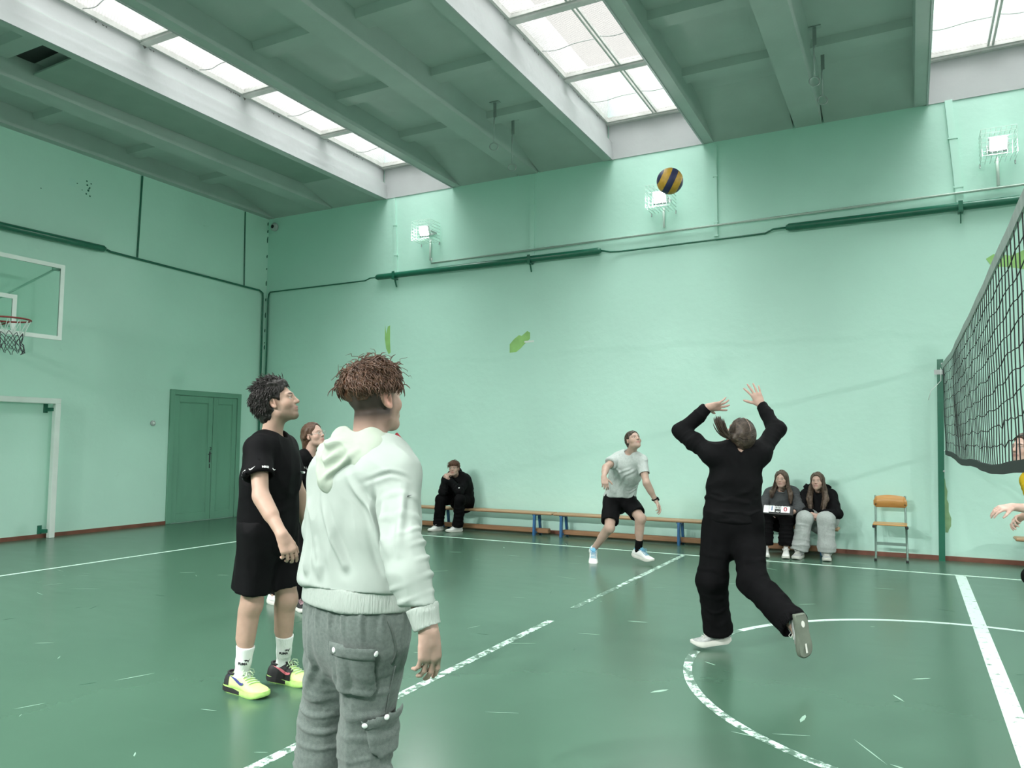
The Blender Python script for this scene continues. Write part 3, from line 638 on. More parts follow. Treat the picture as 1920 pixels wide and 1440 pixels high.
for i in range(nv+1):
    y = NY0+(NY1-NY0)*i/nv
    pts = []
    for j in range(11):
        h_ = j/10; z = ztop(y)-.065+(zbot(y)-ztop(y)+.065)*h_
        slack = wob[i][j]+.012*math.sin(j*1.7+i*2.3)*(h_ > .75)
        pts.append((nxx(y)+.002*math.sin(j*.9+i*.4), y+slack*(0 < j < 10), z))
    mesh.tube(pts, .0027, 4, cap=False)
for j in range(1, 10):
    h_ = j/10
    pts = []
    for i in range(nv+1):
        y = NY0+(NY1-NY0)*i/nv; z = ztop(y)-.065+(zbot(y)-ztop(y)+.065)*h_
        pts.append((nxx(y)+.002*math.sin(j*.9+i*.4), y+wob[i][j], z+.009*math.sin(i*1.1+j*2)+wob[(i*7) % nv][j]*.6))
    mesh.tube(pts, .0027, 4, cap=False)
loc(mesh, o_).build('netting', M['netcord'], nt_)
loc(MB().tube([(.385, NY1, 2.41), (.375, 10.87, 2.40), (.36, 10.86, 2.37)], .006, 6).tube([(.385, NY1, 1.34), (.37, 10.87, 1.36)], .006, 6), o_).build('tie_rope', M['cord'], nt_, True)
loc(MB().tube([(.365, 10.845, 2.37), (.36, 10.83, 2.22), (.32, 10.8, 2.17), (.25, 10.79, 2.10), (.215, 10.79, 1.98)], .004, 5), o_).build('loose_cord', M['cord'], nt_, True)
po = empty('net_post', (.34, 10.89, 0), label='dark green steel net post standing at the long wall', cat='post')
MB().prism([(-.068, -.03, 0), (-.0, -.03, 0), (-.0, .03, 0), (-.068, .03, 0)], (.055, 0, 2.49)).build('column', M['dkgreen'], po)
MB().box((-.05, -.038, 2.30), (.06, -.028, 2.36)).sphere((.02, -.036, 1.1), .012).sphere((.04, -.036, 2.43), .014).build('hook_plate', M['galv'], po)
# ================================================================== figures: smooth implicit bodies and clothes, polygonised
A = np.array
def nrm(v): v = np.asarray(v, float); return v/(np.linalg.norm(v)+1e-12)
class Field:
    """A signed distance grid; shapes melt together with a smooth minimum."""
    def __init__(s, lo, hi, h):
        s.h = h*VOX; s.lo = np.asarray(lo, float); s.n = np.ceil((np.asarray(hi, float)-s.lo)/s.h).astype(int)+2
        s.a = np.full(s.n, .2, np.float32)
    def _sub(s, lo, hi):
        i0 = np.maximum(0, np.floor((np.asarray(lo)-s.lo)/s.h).astype(int)); i1 = np.minimum(s.n, np.ceil((np.asarray(hi)-s.lo)/s.h).astype(int)+1)
        if (i1 <= i0).any(): return None
        ax = [(s.lo[k]+s.h*np.arange(i0[k], i1[k])).astype(np.float32) for k in range(3)]
        X, Y, Z = np.meshgrid(*ax, indexing='ij', sparse=True)
        return tuple(slice(i0[k], i1[k]) for k in range(3)), X, Y, Z
    def _mix(s, sl, d, k, op):
        a = s.a[sl]
        if op == 'add':
            if k > 0: h = np.maximum(k-np.abs(a-d), 0)/k; s.a[sl] = np.minimum(a, d)-h*h*k*.25
            else: s.a[sl] = np.minimum(a, d)
        elif op == 'sub':
            d = -d
            if k > 0: h = np.maximum(k-np.abs(a-d), 0)/k; s.a[sl] = np.maximum(a, d)+h*h*k*.25
            else: s.a[sl] = np.maximum(a, d)
    def cap(s, a, b, ra, rb, k=.02, flat=None, ratio=1., op='add', cut=(0, 0)):
        """Tapered capsule a-b. flat: an axis along which it is thinner by ratio; cut: flat ends at a / b."""
        a = np.asarray(a, float); b = np.asarray(b, float); R_ = max(ra, rb)*1.02+k+2*s.h
        q = s._sub(np.minimum(a, b)-R_, np.maximum(a, b)+R_)
        if q is None: return s
        sl, X, Y, Z = q; d = b-a; L2 = max(1e-9, d@d); L = math.sqrt(L2)
        px, py, pz = X-a[0], Y-a[1], Z-a[2]
        t = (px*d[0]+py*d[1]+pz*d[2])/L2; tc = np.clip(t, 0, 1); tu = t if (cut[0] or cut[1]) else tc
        te = np.where(t < 0, t if cut[0] else 0, np.where(t > 1, t if cut[1] else 1, t)) if (cut[0] or cut[1]) else tc
        qx, qy, qz = px-te*d[0], py-te*d[1], pz-te*d[2]
        if flat is not None and ratio != 1.:
            f = nrm(flat); m_ = (qx*f[0]+qy*f[1]+qz*f[2])*(ratio-1)
            qx = qx+m_*f[0]; qy = qy+m_*f[1]; qz = qz+m_*f[2]
        dist = np.sqrt(qx*qx+qy*qy+qz*qz)-(ra+(rb-ra)*tc)
        if cut[0]: dist = np.maximum(dist, -t*L)
        if cut[1]: dist = np.maximum(dist, (t-1)*L)
        s._mix(sl, dist.astype(np.float32), k, op); return s
    def ell(s, c, r, R_=None, k=.02, op='add'):
        """Ellipsoid with radii r along the columns of the 3x3 axes R_."""
        c = np.asarray(c, float); r = np.asarray(r, float); m_ = r.max()*1.02+k+2*s.h
        q = s._sub(c-m_, c+m_)
        if q is None: return s
        sl, X, Y, Z = q; px, py, pz = X-c[0], Y-c[1], Z-c[2]; R_ = np.eye(3) if R_ is None else R_
        u = [px*R_[0, i]+py*R_[1, i]+pz*R_[2, i] for i in range(3)]
        k0 = np.sqrt(sum((u[i]/r[i])**2 for i in range(3))); k1 = np.sqrt(sum((u[i]/r[i]**2)**2 for i in range(3)))+1e-6
        s._mix(sl, (k0*(k0-1)/k1).astype(np.float32), k, op); return s
    def plane(s, p, n, lo=None, hi=None, k=0):
        """Remove what lies on the +n side of the plane through p (inside the box lo-hi)."""
        q = s._sub(s.lo if lo is None else lo, s.lo+s.n*s.h if hi is None else hi)
        if q is None: return s
        sl, X, Y, Z = q; n = nrm(n); d = (X-p[0])*n[0]+(Y-p[1])*n[1]+(Z-p[2])*n[2]
        s._mix(sl, (-d).astype(np.float32)+np.zeros(s.a[sl].shape, np.float32), k, 'sub'); return s
    def mesh(s):
        """Surface nets: vertices, quads."""
        a = s.a; ins = a < 0
        c = np.zeros(np.array(a.shape)-1, np.int8)
        for i in (0, 1):
            for j in (0, 1):
                for k in (0, 1): c += ins[i:a.shape[0]-1+i, j:a.shape[1]-1+j, k:a.shape[2]-1+k]
        act = (c > 0) & (c < 8); I = np.argwhere(act); idx = np.full(c.shape, -1, np.int32); idx[act] = np.arange(len(I))
        P = np.zeros((len(I), 3)); W = np.zeros(len(I))
        cor = [(i, j, k) for i in (0, 1) for j in (0, 1) for k in (0, 1)]
        val = {q: a[I[:, 0]+q[0], I[:, 1]+q[1], I[:, 2]+q[2]].astype(float) for q in cor}
        for q in cor:
            for ax in range(3):
                if q[ax]: continue
                q2 = list(q); q2[ax] = 1; q2 = tuple(q2); va, vb = val[q], val[q2]; cr = (va < 0) != (vb < 0)
                t = np.where(cr, va/np.where(cr, va-vb, 1), 0); p = np.tile(A(q, float), (len(I), 1)); p[:, ax] = t
                P += p*cr[:, None]; W += cr
        P = P/W[:, None]; V = s.lo+(I+P)*s.h; F = []
        for ax in range(3):
            b, c2 = (ax+1) % 3, (ax+2) % 3
            sa = [slice(None)]*3; sb = [slice(None)]*3; sa[ax] = slice(0, -1); sb[ax] = slice(1, None)
            cr = ins[tuple(sa)] != ins[tuple(sb)]; E_ = np.argwhere(cr)
            E_ = E_[(E_[:, b] > 0) & (E_[:, c2] > 0) & (E_[:, b] < a.shape[b]-1) & (E_[:, c2] < a.shape[c2]-1)]
            st = ins[E_[:, 0], E_[:, 1], E_[:, 2]]
            def g(db, dc): q = E_.copy(); q[:, b] -= db; q[:, c2] -= dc; return idx[q[:, 0], q[:, 1], q[:, 2]]
            f = np.stack([g(1, 1), g(0, 1), g(0, 0), g(1, 0)], 1); f[~st] = f[~st][:, ::-1]; F.append(f)
        F = np.concatenate(F); F = F[(F >= 0).all(1)]
        return V, F
def vnormals(V, F):
    n = np.cross(V[F[:, 2]]-V[F[:, 0]], V[F[:, 3]]-V[F[:, 1]]); N = np.zeros_like(V)
    for k in range(4): np.add.at(N, F[:, k], n)
    return N/(np.linalg.norm(N, axis=1, keepdims=True)+1e-12)
def relax(V, F, it=1, f=.5):
    for _ in range(it):
        S = np.zeros_like(V); C_ = np.zeros(len(V))
        for k in range(4):
            np.add.at(S, F[:, k], V[F[:, (k+1) % 4]]+V[F[:, (k+3) % 4]]); np.add.at(C_, F[:, k], 2)
        V = V+(S/np.maximum(C_, 1)[:, None]-V)*f
    return V
def npmesh(name, V, F, material, parent, base, colors=None, keep=None):
    if keep is not None:
        fm = keep[F].all(1); F = F[fm]; used = np.unique(F); mp = np.full(len(V), -1); mp[used] = np.arange(len(used)); V = V[used]; F = mp[F]
        if colors is not None: colors = colors[used]
    me = bpy.data.meshes.new(name); nv, nf = len(V), len(F); k = F.shape[1]
    me.vertices.add(nv); me.vertices.foreach_set('co', (V-np.asarray(base)).astype(np.float32).ravel())
    me.loops.add(nf*k); me.loops.foreach_set('vertex_index', F.astype(np.int32).ravel())
    me.polygons.add(nf); me.polygons.foreach_set('loop_start', np.arange(0, nf*k, k, dtype=np.int32))
    me.polygons.foreach_set('use_smooth', np.ones(nf, bool)); me.update(calc_edges=True)
    if colors is not None:
        ca = me.color_attributes.new('tint', 'FLOAT_COLOR', 'POINT'); ca.data.foreach_set('color', np.concatenate([colors, np.ones((nv, 1))], 1).astype(np.float32).ravel())
    me.materials.append(material); o = bpy.data.objects.new(name, me); COL.objects.link(o); o.parent = parent
    return o
def biggest(V, F):
    """Keeps the largest connected piece."""
    lab = np.arange(len(V))
    for _ in range(400):
        m_ = lab[F].min(1); new = lab.copy()
        for k in range(4): np.minimum.at(new, F[:, k], m_)
        new = new[new]
        if (new == lab).all(): break
        lab = new
    big = np.bincount(lab).argmax(); keep = lab == big; mp = np.cumsum(keep)-1
    return V[keep], mp[F[keep[F].all(1)]]
# value noise for folds
_nr = np.random.RandomState(7)
_NT = _nr.rand(32, 32, 32).astype(np.float32)
def vnoise(P):
    P = np.asarray(P); i = np.floor(P).astype(int); f = P-i; f = f*f*(3-2*f); r = 0
    for a in (0, 1):
        for b in (0, 1):
            for c in (0, 1):
                w_ = (f[:, 0] if a else 1-f[:, 0])*(f[:, 1] if b else 1-f[:, 1])*(f[:, 2] if c else 1-f[:, 2])
                r = r+w_*_NT[(i[:, 0]+a) % 32, (i[:, 1]+b) % 32, (i[:, 2]+c) % 32]
    return r
def seg_t(V, a, b):
    a = np.asarray(a); d = np.asarray(b)-a; t = (V-a)@d/(d@d); tc = np.clip(t, 0, 1); return t, np.linalg.norm(V-a-tc[:, None]*d, axis=1)
def folds(V, N, specs, seed=0):
    """Displace cloth along its normals. specs: ('rings', a, b, radius, wavelength, amp, t0, t1) bunched rings round a limb;
    ('ridge', pts, width, amp) a crease along a polyline; ('noise', scale xyz, amp)."""
    D = np.zeros(len(V))
    for sp in specs:
        if sp[0] == 'rings':
            _, a, b, rad, wl, amp, t0, t1 = sp; t, d = seg_t(V, a, b); L = np.linalg.norm(np.asarray(b)-a)
            w_ = np.clip((t-t0)/.12, 0, 1)*np.clip((t1-t)/.12, 0, 1)*(d < rad)
            ph = vnoise(V*5+seed)*7+vnoise(V*13+seed)*2.2
            s_ = np.sin(2*math.pi*t*L/wl+ph); msk = np.clip((vnoise(V*6.5+seed+11)-.30)*2.6, 0, 1)
            D += .62*amp*w_*msk*(np.maximum(s_, 0)**1.4-.45)
        elif sp[0] == 'ridge':
            _, pts, wd, amp = sp; best = np.full(len(V), 9.); tt = np.zeros(len(V)); n = len(pts)-1
            for i in range(n):
                t, d = seg_t(V, pts[i], pts[i+1]); m_ = d < best; best = np.where(m_, d, best); tt = np.where(m_, (i+np.clip(t, 0, 1))/n, tt)
            D += amp*np.exp(-(best/wd)**2)*np.sin(math.pi*np.clip(tt, .04, .96))
        elif sp[0] == 'rsnap':
            _, pts, wd, amp = sp; pts = [V[((V-np.asarray(p))**2).sum(1).argmin()] for p in pts]; pts = [pts[0]]+[pts[i] for i in range(1, len(pts))]
            best = np.full(len(V), 9.); n = len(pts)-1; tt = np.zeros(len(V))
            for i in range(n):
                if np.linalg.norm(pts[i+1]-pts[i]) < 1e-4: continue
                m0 = (pts[i]+pts[i+1])/2; m0 = V[((V-m0)**2).sum(1).argmin()]
                for a_, b_, k0 in ((pts[i], m0, i), (m0, pts[i+1], i+.5)):
                    if np.linalg.norm(b_-a_) < 1e-4: continue
                    t, d = seg_t(V, a_, b_); m_ = d < best; best = np.where(m_, d, best); tt = np.where(m_, (k0+np.clip(t, 0, 1)*.5)/n, tt)
            D += amp*(np.exp(-(best/wd)**2)-.45*np.exp(-((best-wd*1.8)/wd)**2))*np.sin(math.pi*np.clip(tt, .06, .94))
        elif sp[0] == 'noise':
            _, sc_, amp = sp; q = V*np.asarray(sc_)+seed*1.37
            q = q+.6*np.stack([vnoise(q*.7+9), vnoise(q*.7+19), vnoise(q*.7+29)], 1)
            D += amp*(1-np.abs(vnoise(q)*2-1)*2)
    return V+N*D[:, None]

# ------------------------------------------------------------------ materials of the figures
def skin_material():
    mt = bpy.data.materials.new('skin'); mt.use_nodes = True; n = mt.node_tree.nodes; l = mt.node_tree.links; p = n['Principled BSDF']
    at = n.new('ShaderNodeVertexColor'); at.layer_name = 'tint'; t = n.new('ShaderNodeTexCoord')
    nz = n.new('ShaderNodeTexNoise'); nz.inputs['Scale'].default_value = 22; nz.inputs['Detail'].default_value = 5; l.new(t.outputs['Object'], nz.inputs['Vector'])
    mr = n.new('ShaderNodeMapRange'); mr.inputs['To Min'].default_value = .86; mr.inputs['To Max'].default_value = 1.12; l.new(nz.outputs['Fac'], mr.inputs['Value'])
    mx = n.new('ShaderNodeVectorMath'); mx.operation = 'SCALE'; l.new(at.outputs[0], mx.inputs[0]); l.new(mr.outputs[0], mx.inputs['Scale']); l.new(mx.outputs[0], p.inputs['Base Color'])
    p.inputs['Roughness'].default_value = .5; p.inputs['Specular IOR Level'].default_value = .35
    p.inputs['Subsurface Weight'].default_value = .08; p.inputs['Subsurface Radius'].default_value = (.012, .005, .003); p.inputs['Subsurface Scale'].default_value = .6
    return mt
M['skin'] = skin_material()
def hair_material(name, col, col2):
    return mat(name, col, .42, col2=col2, nscale=55, spec=.4, bump=.3, bscale=160)

# ------------------------------------------------------------------ body
def axes(fwd, up):
    """Columns: right, forward, up (a head or hand frame)."""
    f = nrm(fwd); u = np.asarray(up, float); u = nrm(u-f*(u@f)); return np.stack([np.cross(f, u), f, u], 1)
def head_shape(F, c, R_, s, fem=False):
    """Adds the head to a field. c: centre between chin and crown; R_: axes; s: size (1 = 0.225 m chin to crown)."""
    def P_(x, y, z): return c+R_@(A([x, y, z])*s)
    w_ = .95 if fem else 1.
    F.ell(P_(0, -.012, .030), A([.074, .096, .086])*s, R_, .01)
    F.ell(P_(0, .028, -.028), A([.060*w_, .064, .086])*s, R_, .03*s)
    F.cap(P_(-.040*w_, .012, -.062), P_(-.012, .070, -.094), .022*s, .018*s, .025*s); F.cap(P_(.040*w_, .012, -.062), P_(.012, .070, -.094), .022*s, .018*s, .025*s)
    F.ell(P_(0, .074, -.094), A([.020, .016, .016])*s, R_, .02*s)
    for q in (-1, 1):
        F.cap(P_(q*.012, .088 if not fem else .085, .026), P_(q*.046, .072, .022), (.0065 if fem else .0095)*s, (.006 if fem else .008)*s, .014*s)          # brow
        F.ell(P_(q*.046*w_, .052, -.026), A([.022, .026, .024])*s, R_, .02*s)                    # cheek
        F.ell(P_(q*.031, .094, .004), A([.017, .014, .011])*s, R_, .012*s, 'sub')                # eye socket
        F.ell(P_(q*.031, .074, .003), A([.0125, .0125, .0115])*s, R_, .003*s)                    # eyeball
        F.cap(P_(q*.020, .087, .0125), P_(q*.044, .080, .0105), .0042*s, .004*s, .005*s)         # upper lid
        F.cap(P_(q*.021, .086, -.006), P_(q*.042, .080, -.006), .003*s, .003*s, .005*s)          # lower lid
        F.ell(P_(q*.011, .098, -.028), A([.0085, .009, .0075])*s, R_, .006*s)                    # nostril wing
        F.ell(P_(q*.0065, .103, -.036), A([.004, .006, .004])*s, R_, .002*s, 'sub')
        # ear: a tilted dish with a rim and a lobe
        e = P_(q*.077, -.010, -.004)
        Re = R_@A([[math.cos(.42), q*math.sin(.42), 0], [-q*math.sin(.42), math.cos(.42), 0], [0, 0, 1]])
        Re = Re@A([[1, 0, 0], [0, math.cos(.2), -math.sin(.2)], [0, math.sin(.2), math.cos(.2)]])
        F.ell(e, A([.008, .019, .032])*s, Re, .006*s)
        F.ell(e+Re@(A([q*.008, .003, .002])*s), A([.007, .011, .020])*s, Re, .003*s, 'sub')
        F.ell(e+Re@(A([q*-.001, .006, -.027])*s), A([.006, .009, .010])*s, Re, .006*s)
        F.ell(e+Re@(A([q*.003, .011, -.004])*s), A([.004, .004, .008])*s, Re, .003*s)
    nf = .82 if fem else 1.; F.cap(P_(0, .090, .016), P_(0, .108 if not fem else .104, -.020), .0075*s*nf, .010*s*nf, .012*s)                        # nose bridge
    F.ell(P_(0, .110 if not fem else .107, -.026), A([.0105, .0105, .009])*s*nf, R_, .008*s)
    F.ell(P_(0, .082, -.060), A([.026, .018, .020])*s, R_, .014*s)                               # mouth mound
    F.cap(P_(-.018, .091, -.0565), P_(0, .0985, -.054), .0036*s, .005*s, .006*s); F.cap(P_(.018, .091, -.0565), P_(0, .0985, -.054), .0036*s, .005*s, .006*s)
    F.cap(P_(-.016, .090, -.066), P_(.016, .090, -.066), .0052*s, .0052*s, .007*s); F.ell(P_(0, .094, -.067), A([.010, .0065, .006])*s, R_, .005*s)
    F.cap(P_(-.024, .092, -.0610), P_(0, .102, -.0605), .0016*s, .0018*s, .003*s, op='sub'); F.cap(P_(.024, .092, -.0610), P_(0, .102, -.0605), .0016*s, .0018*s, .003*s, op='sub')
def hand_shape(F, w_, dr, pn, side, s, curl=(.35,)*4, spread=.16, thumb=(.6, .25), fist=False):
    """w_: wrist; dr: towards the fingers; pn: palm normal (out of the palm); side: +1 right, -1 left hand. curl per finger in
    radians at each knuckle (index to little); thumb: (out angle, bend). Returns nothing."""
    d = nrm(dr); n = nrm(np.asarray(pn, float)-d*(np.asarray(pn, float)@d)); l = np.cross(d, n)*side   # l: towards the thumb
    L = .088*s
    F.cap(w_, w_+d*.03*s, .027*s, .030*s, .02*s, n, 1.35)
    F.cap(w_+d*.025*s+l*.008*s, w_+d*L*.92+l*.017*s, .024*s, .023*s, .015*s, n, 1.75)
    F.cap(w_+d*.025*s-l*.010*s, w_+d*L*.86-l*.020*s, .023*s, .020*s, .015*s, n, 1.7)
    F.ell(w_+d*.035*s+l*.022*s+n*.008*s, A([.014, .028, .014])*s, np.stack([l, d, n], 1), .012*s)
    lens = ((.043, .026, .021), (.047, .030, .022), (.044, .028, .021), (.034, .021, .019))
    for i in range(4):
        off = (.030, .010, -.011, -.030)[i]; kn = w_+d*(L*(.96, 1.0, .96, .87)[i])+l*off*s
        c_ = curl[i] if i < len(curl) else curl[-1]; sp_ = spread*(1.5-i)/1.5
        dd = nrm(d+l*sp_); ang = 0; p = kn-d*.012*s; q = kn; r_ = (.0092, .0095, .0090, .0080)[i]*s
        F.cap(p-d*.02*s, q, r_, r_*1.06, .008*s)
        for j in range(3):
            ang += c_*(1., 1.15, .75)[j]; e = dd*math.cos(ang)+n*math.sin(ang); q2 = q+e*lens[i][j]*s
            F.cap(q, q2, r_*(1.04-.10*j), r_*(.95-.10*j), .004*s); q = q2
    tb = w_+d*.022*s+l*.022*s+n*.004*s; a_ = thumb[0]
    e = nrm(d*math.cos(a_)+l*math.sin(a_)+n*.30); q = tb+e*.042*s; F.cap(tb, q, .0135*s, .0115*s, .012*s)
    e = nrm(e*math.cos(thumb[1])+nrm(d*.75+n*.7-l*.2)*math.sin(thumb[1])); q2 = q+e*.032*s; F.cap(q, q2, .0112*s, .0102*s, .006*s)
    e = nrm(e*math.cos(thumb[1])+nrm(d*.75+n*.7-l*.2)*math.sin(thumb[1])); F.cap(q2, q2+e*.026*s, .0102*s, .0078*s, .005*s)
class Fig:
    """A posed person. J: joints in world space. Keys: hip_l/r, knee_l/r, ank_l/r, toe_l/r, sho_l/r, elb_l/r, wri_l/r, neck, head (centre)."""
    def __init__(s, J, head_fwd, head_up, size=1., build=1., hs=1., fem=False, base=None, label='', group=None):
        s.J = {k: np.asarray(v, float) for k, v in J.items()}; s.s = size; s.b = build; s.hs = hs*size; s.fem = fem
        s.HR = axes(head_fwd, head_up)
        j = s.J; s.pel = (j['hip_l']+j['hip_r'])/2; s.sho = (j['sho_l']+j['sho_r'])/2
        s.rt = nrm(j['hip_r']-j['hip_l']); s.rts = nrm(j['sho_r']-j['sho_l']); s.up = nrm(s.sho-s.pel)
        s.fw = nrm(np.cross(s.up, s.rt)); s.fws = nrm(np.cross(s.up, s.rts))
        s.bend = s.J.get('spine', (s.pel*.5+s.sho*.5)-s.fw*.0)
        allp = np.array(list(s.J.values())); s.lo = allp.min(0)-.24; s.hi = allp.max(0)+.24
        b0 = base if base is not None else ((j['ank_l'][0]+j['ank_r'][0])/2, (j['ank_l'][1]+j['ank_r'][1])/2, 0)
        s.base = np.asarray(b0, float); s.root = empty('person', tuple(s.base), label=label, cat='person', group=group)
        s.F = None
    def torso(s, F, g=0., k=.05, low=True, ratio=1.5):
        """The trunk, grown by g (for clothes)."""
        j, z, b = s.J, s.s, s.b; S = s.sho; Pv = s.pel; B = s.bend
        hw = np.linalg.norm(j['hip_r']-j['hip_l'])/2; sw = np.linalg.norm(j['sho_r']-j['sho_l'])/2
        hipw = (.175 if s.fem else .165)*z*b; wst = (.135 if s.fem else .148)*z*b; rib = (.150 if s.fem else .168)*z*b
        up = s.up
        rt = lambda v, r_: None
        if low: F.cap(Pv-s.up*.03*z, Pv+nrm(B-Pv)*.06*z, hipw+g, hipw*.97+g, k, s.fw, 1.45)
        F.cap(Pv+nrm(B-Pv)*.07*z, B+nrm(S-B)*.02*z, hipw*.92+g, wst+g, k, nrm(s.fw+s.fws), 1.5)
        cA = B+(S-B)*.30; cB = B+(S-B)*.68
        F.cap(B, cA, wst+g, rib+g, k, s.fws, ratio); F.cap(cA, cB, rib+g, rib*.96+g, k, s.fws, ratio)
        F.cap(j['sho_l']*.72+S*.28-up*.02*z, j['sho_r']*.72+S*.28-up*.02*z, .066*z*b+g, .066*z*b+g, k)
        F.ell(S-up*.13*z+s.fws*.045*z, A([.13*b, .075, .10])*z+g, np.stack([s.rts, s.fws, up], 1), k)
        if s.fem:
            for q in (-1, 1): F.ell(S-up*.20*z+s.fws*.085*z+s.rts*q*.075*z, A([.062, .05, .06])*z+g, np.stack([s.rts, s.fws, up], 1), .035)
        F.cap(j['sho_l']*.45+j['neck']*.55-up*.015*z, j['sho_r']*.45+j['neck']*.55-up*.015*z, .040*z+g, .040*z+g, k)   # trapezius
    def arm(s, F, q, g=0., k=.02, t1=1., fore=True, gf=None):
        j, z = s.J, s.s; S, E_, W = j['sho_'+q], j['elb_'+q], j['wri_'+q]; b = (s.b+1)/2*(.88 if s.fem else 1)
        F.ell(S+nrm(E_-S)*.01, A([.058, .058, .062])*z*b+g, None, k+.02)
        F.cap(S, E_, .052*z*b+g, .040*z*b+g, k+.01)
        if fore:
            F.cap(E_, W, .041*z*b+(g if gf is None else gf), .0275*z*b+(g if gf is None else gf), k); m_ = E_+(W-E_)*.28
            F.cap(m_-nrm(W-E_)*.04*z, m_+nrm(W-E_)*.05*z, .041*z*b+(g if gf is None else gf), .037*z*b+(g if gf is None else gf), k)
    def leg(s, F, q, g=0., k=.03, calf=True):
        j, z = s.J, s.s; H, K, N_ = j['hip_'+q], j['knee_'+q], j['ank_'+q]; b = s.b
        F.cap(H, H+(K-H)*.5, .090*z*b+g, .078*z*b+g, k+.02); F.cap(H+(K-H)*.5, K, .078*z*b+g, .056*z*b+g, k)
        if calf:
            f = nrm(N_-K); bk = nrm(np.cross(np.cross(nrm(K-H)-f*1e-3, f)+1e-6, f)); th = nrm(K-H)
            bk = -nrm((j['toe_'+q]-N_)-f*((j['toe_'+q]-N_)@f))
            F.cap(K, N_, .052*z*b+g, .036*z*b+g, k); m_ = K+(N_-K)*.28+bk*.018*z
            F.cap(m_-f*.06*z, m_+f*.08*z, .052*z*b+g, .046*z*b+g, .03)
            F.ell(K-bk*.012*z, A([.05, .05, .055])*z*b+g, None, .03)
    def body(s, h, skin, hands, tint=None, brow=(.05, .035, .025), lips=(.42, .18, .16), iris=(.08, .06, .04), stubble=None, legs=True):
        j, z = s.J, s.s; F = s.F = Field(s.lo, s.hi, h)
        s.torso(F, -.006); s.hc = j['head']
        F.cap(j['neck']-s.up*.03*z, s.hc+s.HR@(A([0, -.022, -.055])*s.hs), (.050 if s.fem else .058)*z*s.b**.5, (.047 if s.fem else .055)*z*s.b**.5, .03)
        head_shape(F, s.hc, s.HR, s.hs, s.fem)
        for q in 'lr':
            s.arm(F, q, 0)
            s.leg(F, q, 0)
            N_, T = j['ank_'+q], j['toe_'+q]; fd = nrm(N_-j['knee_'+q]); F.cap(N_, N_+fd*.035*z+(T-N_)*.12, .033*z, .028*z, .02); F.cap(N_+fd*.035*z, N_+(T-N_)*.46+fd*.02*z, .025*z, .016*z, .02)
            if q in hands: hand_shape(F, j['wri_'+q], side=(1 if q == 'r' else -1), s=z*hands[q].pop('size', 1.), **hands[q])
        V, Fc = F.mesh(); V = relax(V, Fc, 1, .35)
        Cc = np.tile(A(skin, float), (len(V), 1))
        # colour: redder knuckles and ears, lips, brows, eyes
        L_ = ((V-s.hc)@s.HR)/s.hs; x, y, zz = L_.T; head = (np.abs(x) < .1) & (np.abs(y) < .13) & (np.abs(zz) < .14)
        def blend(mask, col): Cc[:] = Cc*(1-mask[:, None])+A(col)*mask[:, None]
        sm = lambda d_, w_: np.clip(1-d_/w_, 0, 1)
        red = A(skin)*A([1.04, .72, .66])
        blend(head*.45*sm(np.sqrt((np.abs(x)-.045)**2+(y-.06)**2+(zz+.03)**2), .035), red)
        blend(head*.5*sm(np.sqrt(x**2+(y-.11)**2+(zz+.027)**2), .022), red)
        blend(head*.55*sm(np.sqrt((np.abs(x)-.08)**2+(y+.015)**2+(zz+.004)**2), .04), red)
        lp = head*np.clip(1.3-np.sqrt((x/.024)**2+((zz+.0605)/.0105)**2), 0, 1)*(y > .075); blend(np.clip(lp*3, 0, 1)*.8, lips)
        br = head*(y > .055)*np.clip(2.2-np.sqrt(((np.abs(x)-.032)/.022)**2+((zz-.0265+.05*np.abs(np.abs(x)-.03))/.0052)**2)*2.0, 0, 1); blend(br*(.6 if s.fem else .9), brow)
        ey = head*(y > .06)*np.clip(3-np.sqrt(((np.abs(x)-.031)/.0125)**2+((zz-.0025)/.0052)**2)*2.6, 0, 1); blend(np.clip(ey, 0, 1), (.60, .58, .55))
        ir = head*(y > .06)*np.clip(3-np.sqrt(((np.abs(x)-.031)/.0062)**2+((zz-.003)/.0058)**2)*2.6, 0, 1); blend(np.clip(ir, 0, 1), iris)
        ln = head*(y > .06)*np.clip(2-np.sqrt(((np.abs(x)-.031)/.015)**2+((zz-.0095)/.0024)**2)*1.6, 0, 1); blend(np.clip(ln, 0, 1)*.8, brow)
        nl = head*np.clip(2-np.sqrt(((np.abs(x)-.0065)/.0045)**2+((zz+.0355)/.004)**2+((y-.103)/.008)**2)*1.5, 0, 1); blend(np.clip(nl, 0, 1)*.8, A(skin)*.25)
        if stubble is not None: stubble(x, y, zz, head, blend)
        if tint is not None: tint(V, Cc, blend)
        s.V = V
        return npmesh('body', V, Fc, M['skin'], s.root, s.base, Cc)
    def cloth(s, name, h, fn, material, specs=(), seed=0, relax_it=1, parent=None, lo=None, hi=None, post=None, main=True):
        """fn(field) fills the field; specs are folds."""
        F = Field(s.lo if lo is None else lo, s.hi if hi is None else hi, h); fn(F); V, Fc = F.mesh(); V = relax(V, Fc, relax_it, .45)
        if main: V, Fc = biggest(V, Fc)
        if specs: V = folds(V, vnormals(V, Fc), specs, seed)
        if post is not None: V = post(V)
        return npmesh(name, V, Fc, material, parent or s.root, s.base)
    def local(s, pts): return [tuple(np.asarray(p)-s.base) for p in pts]
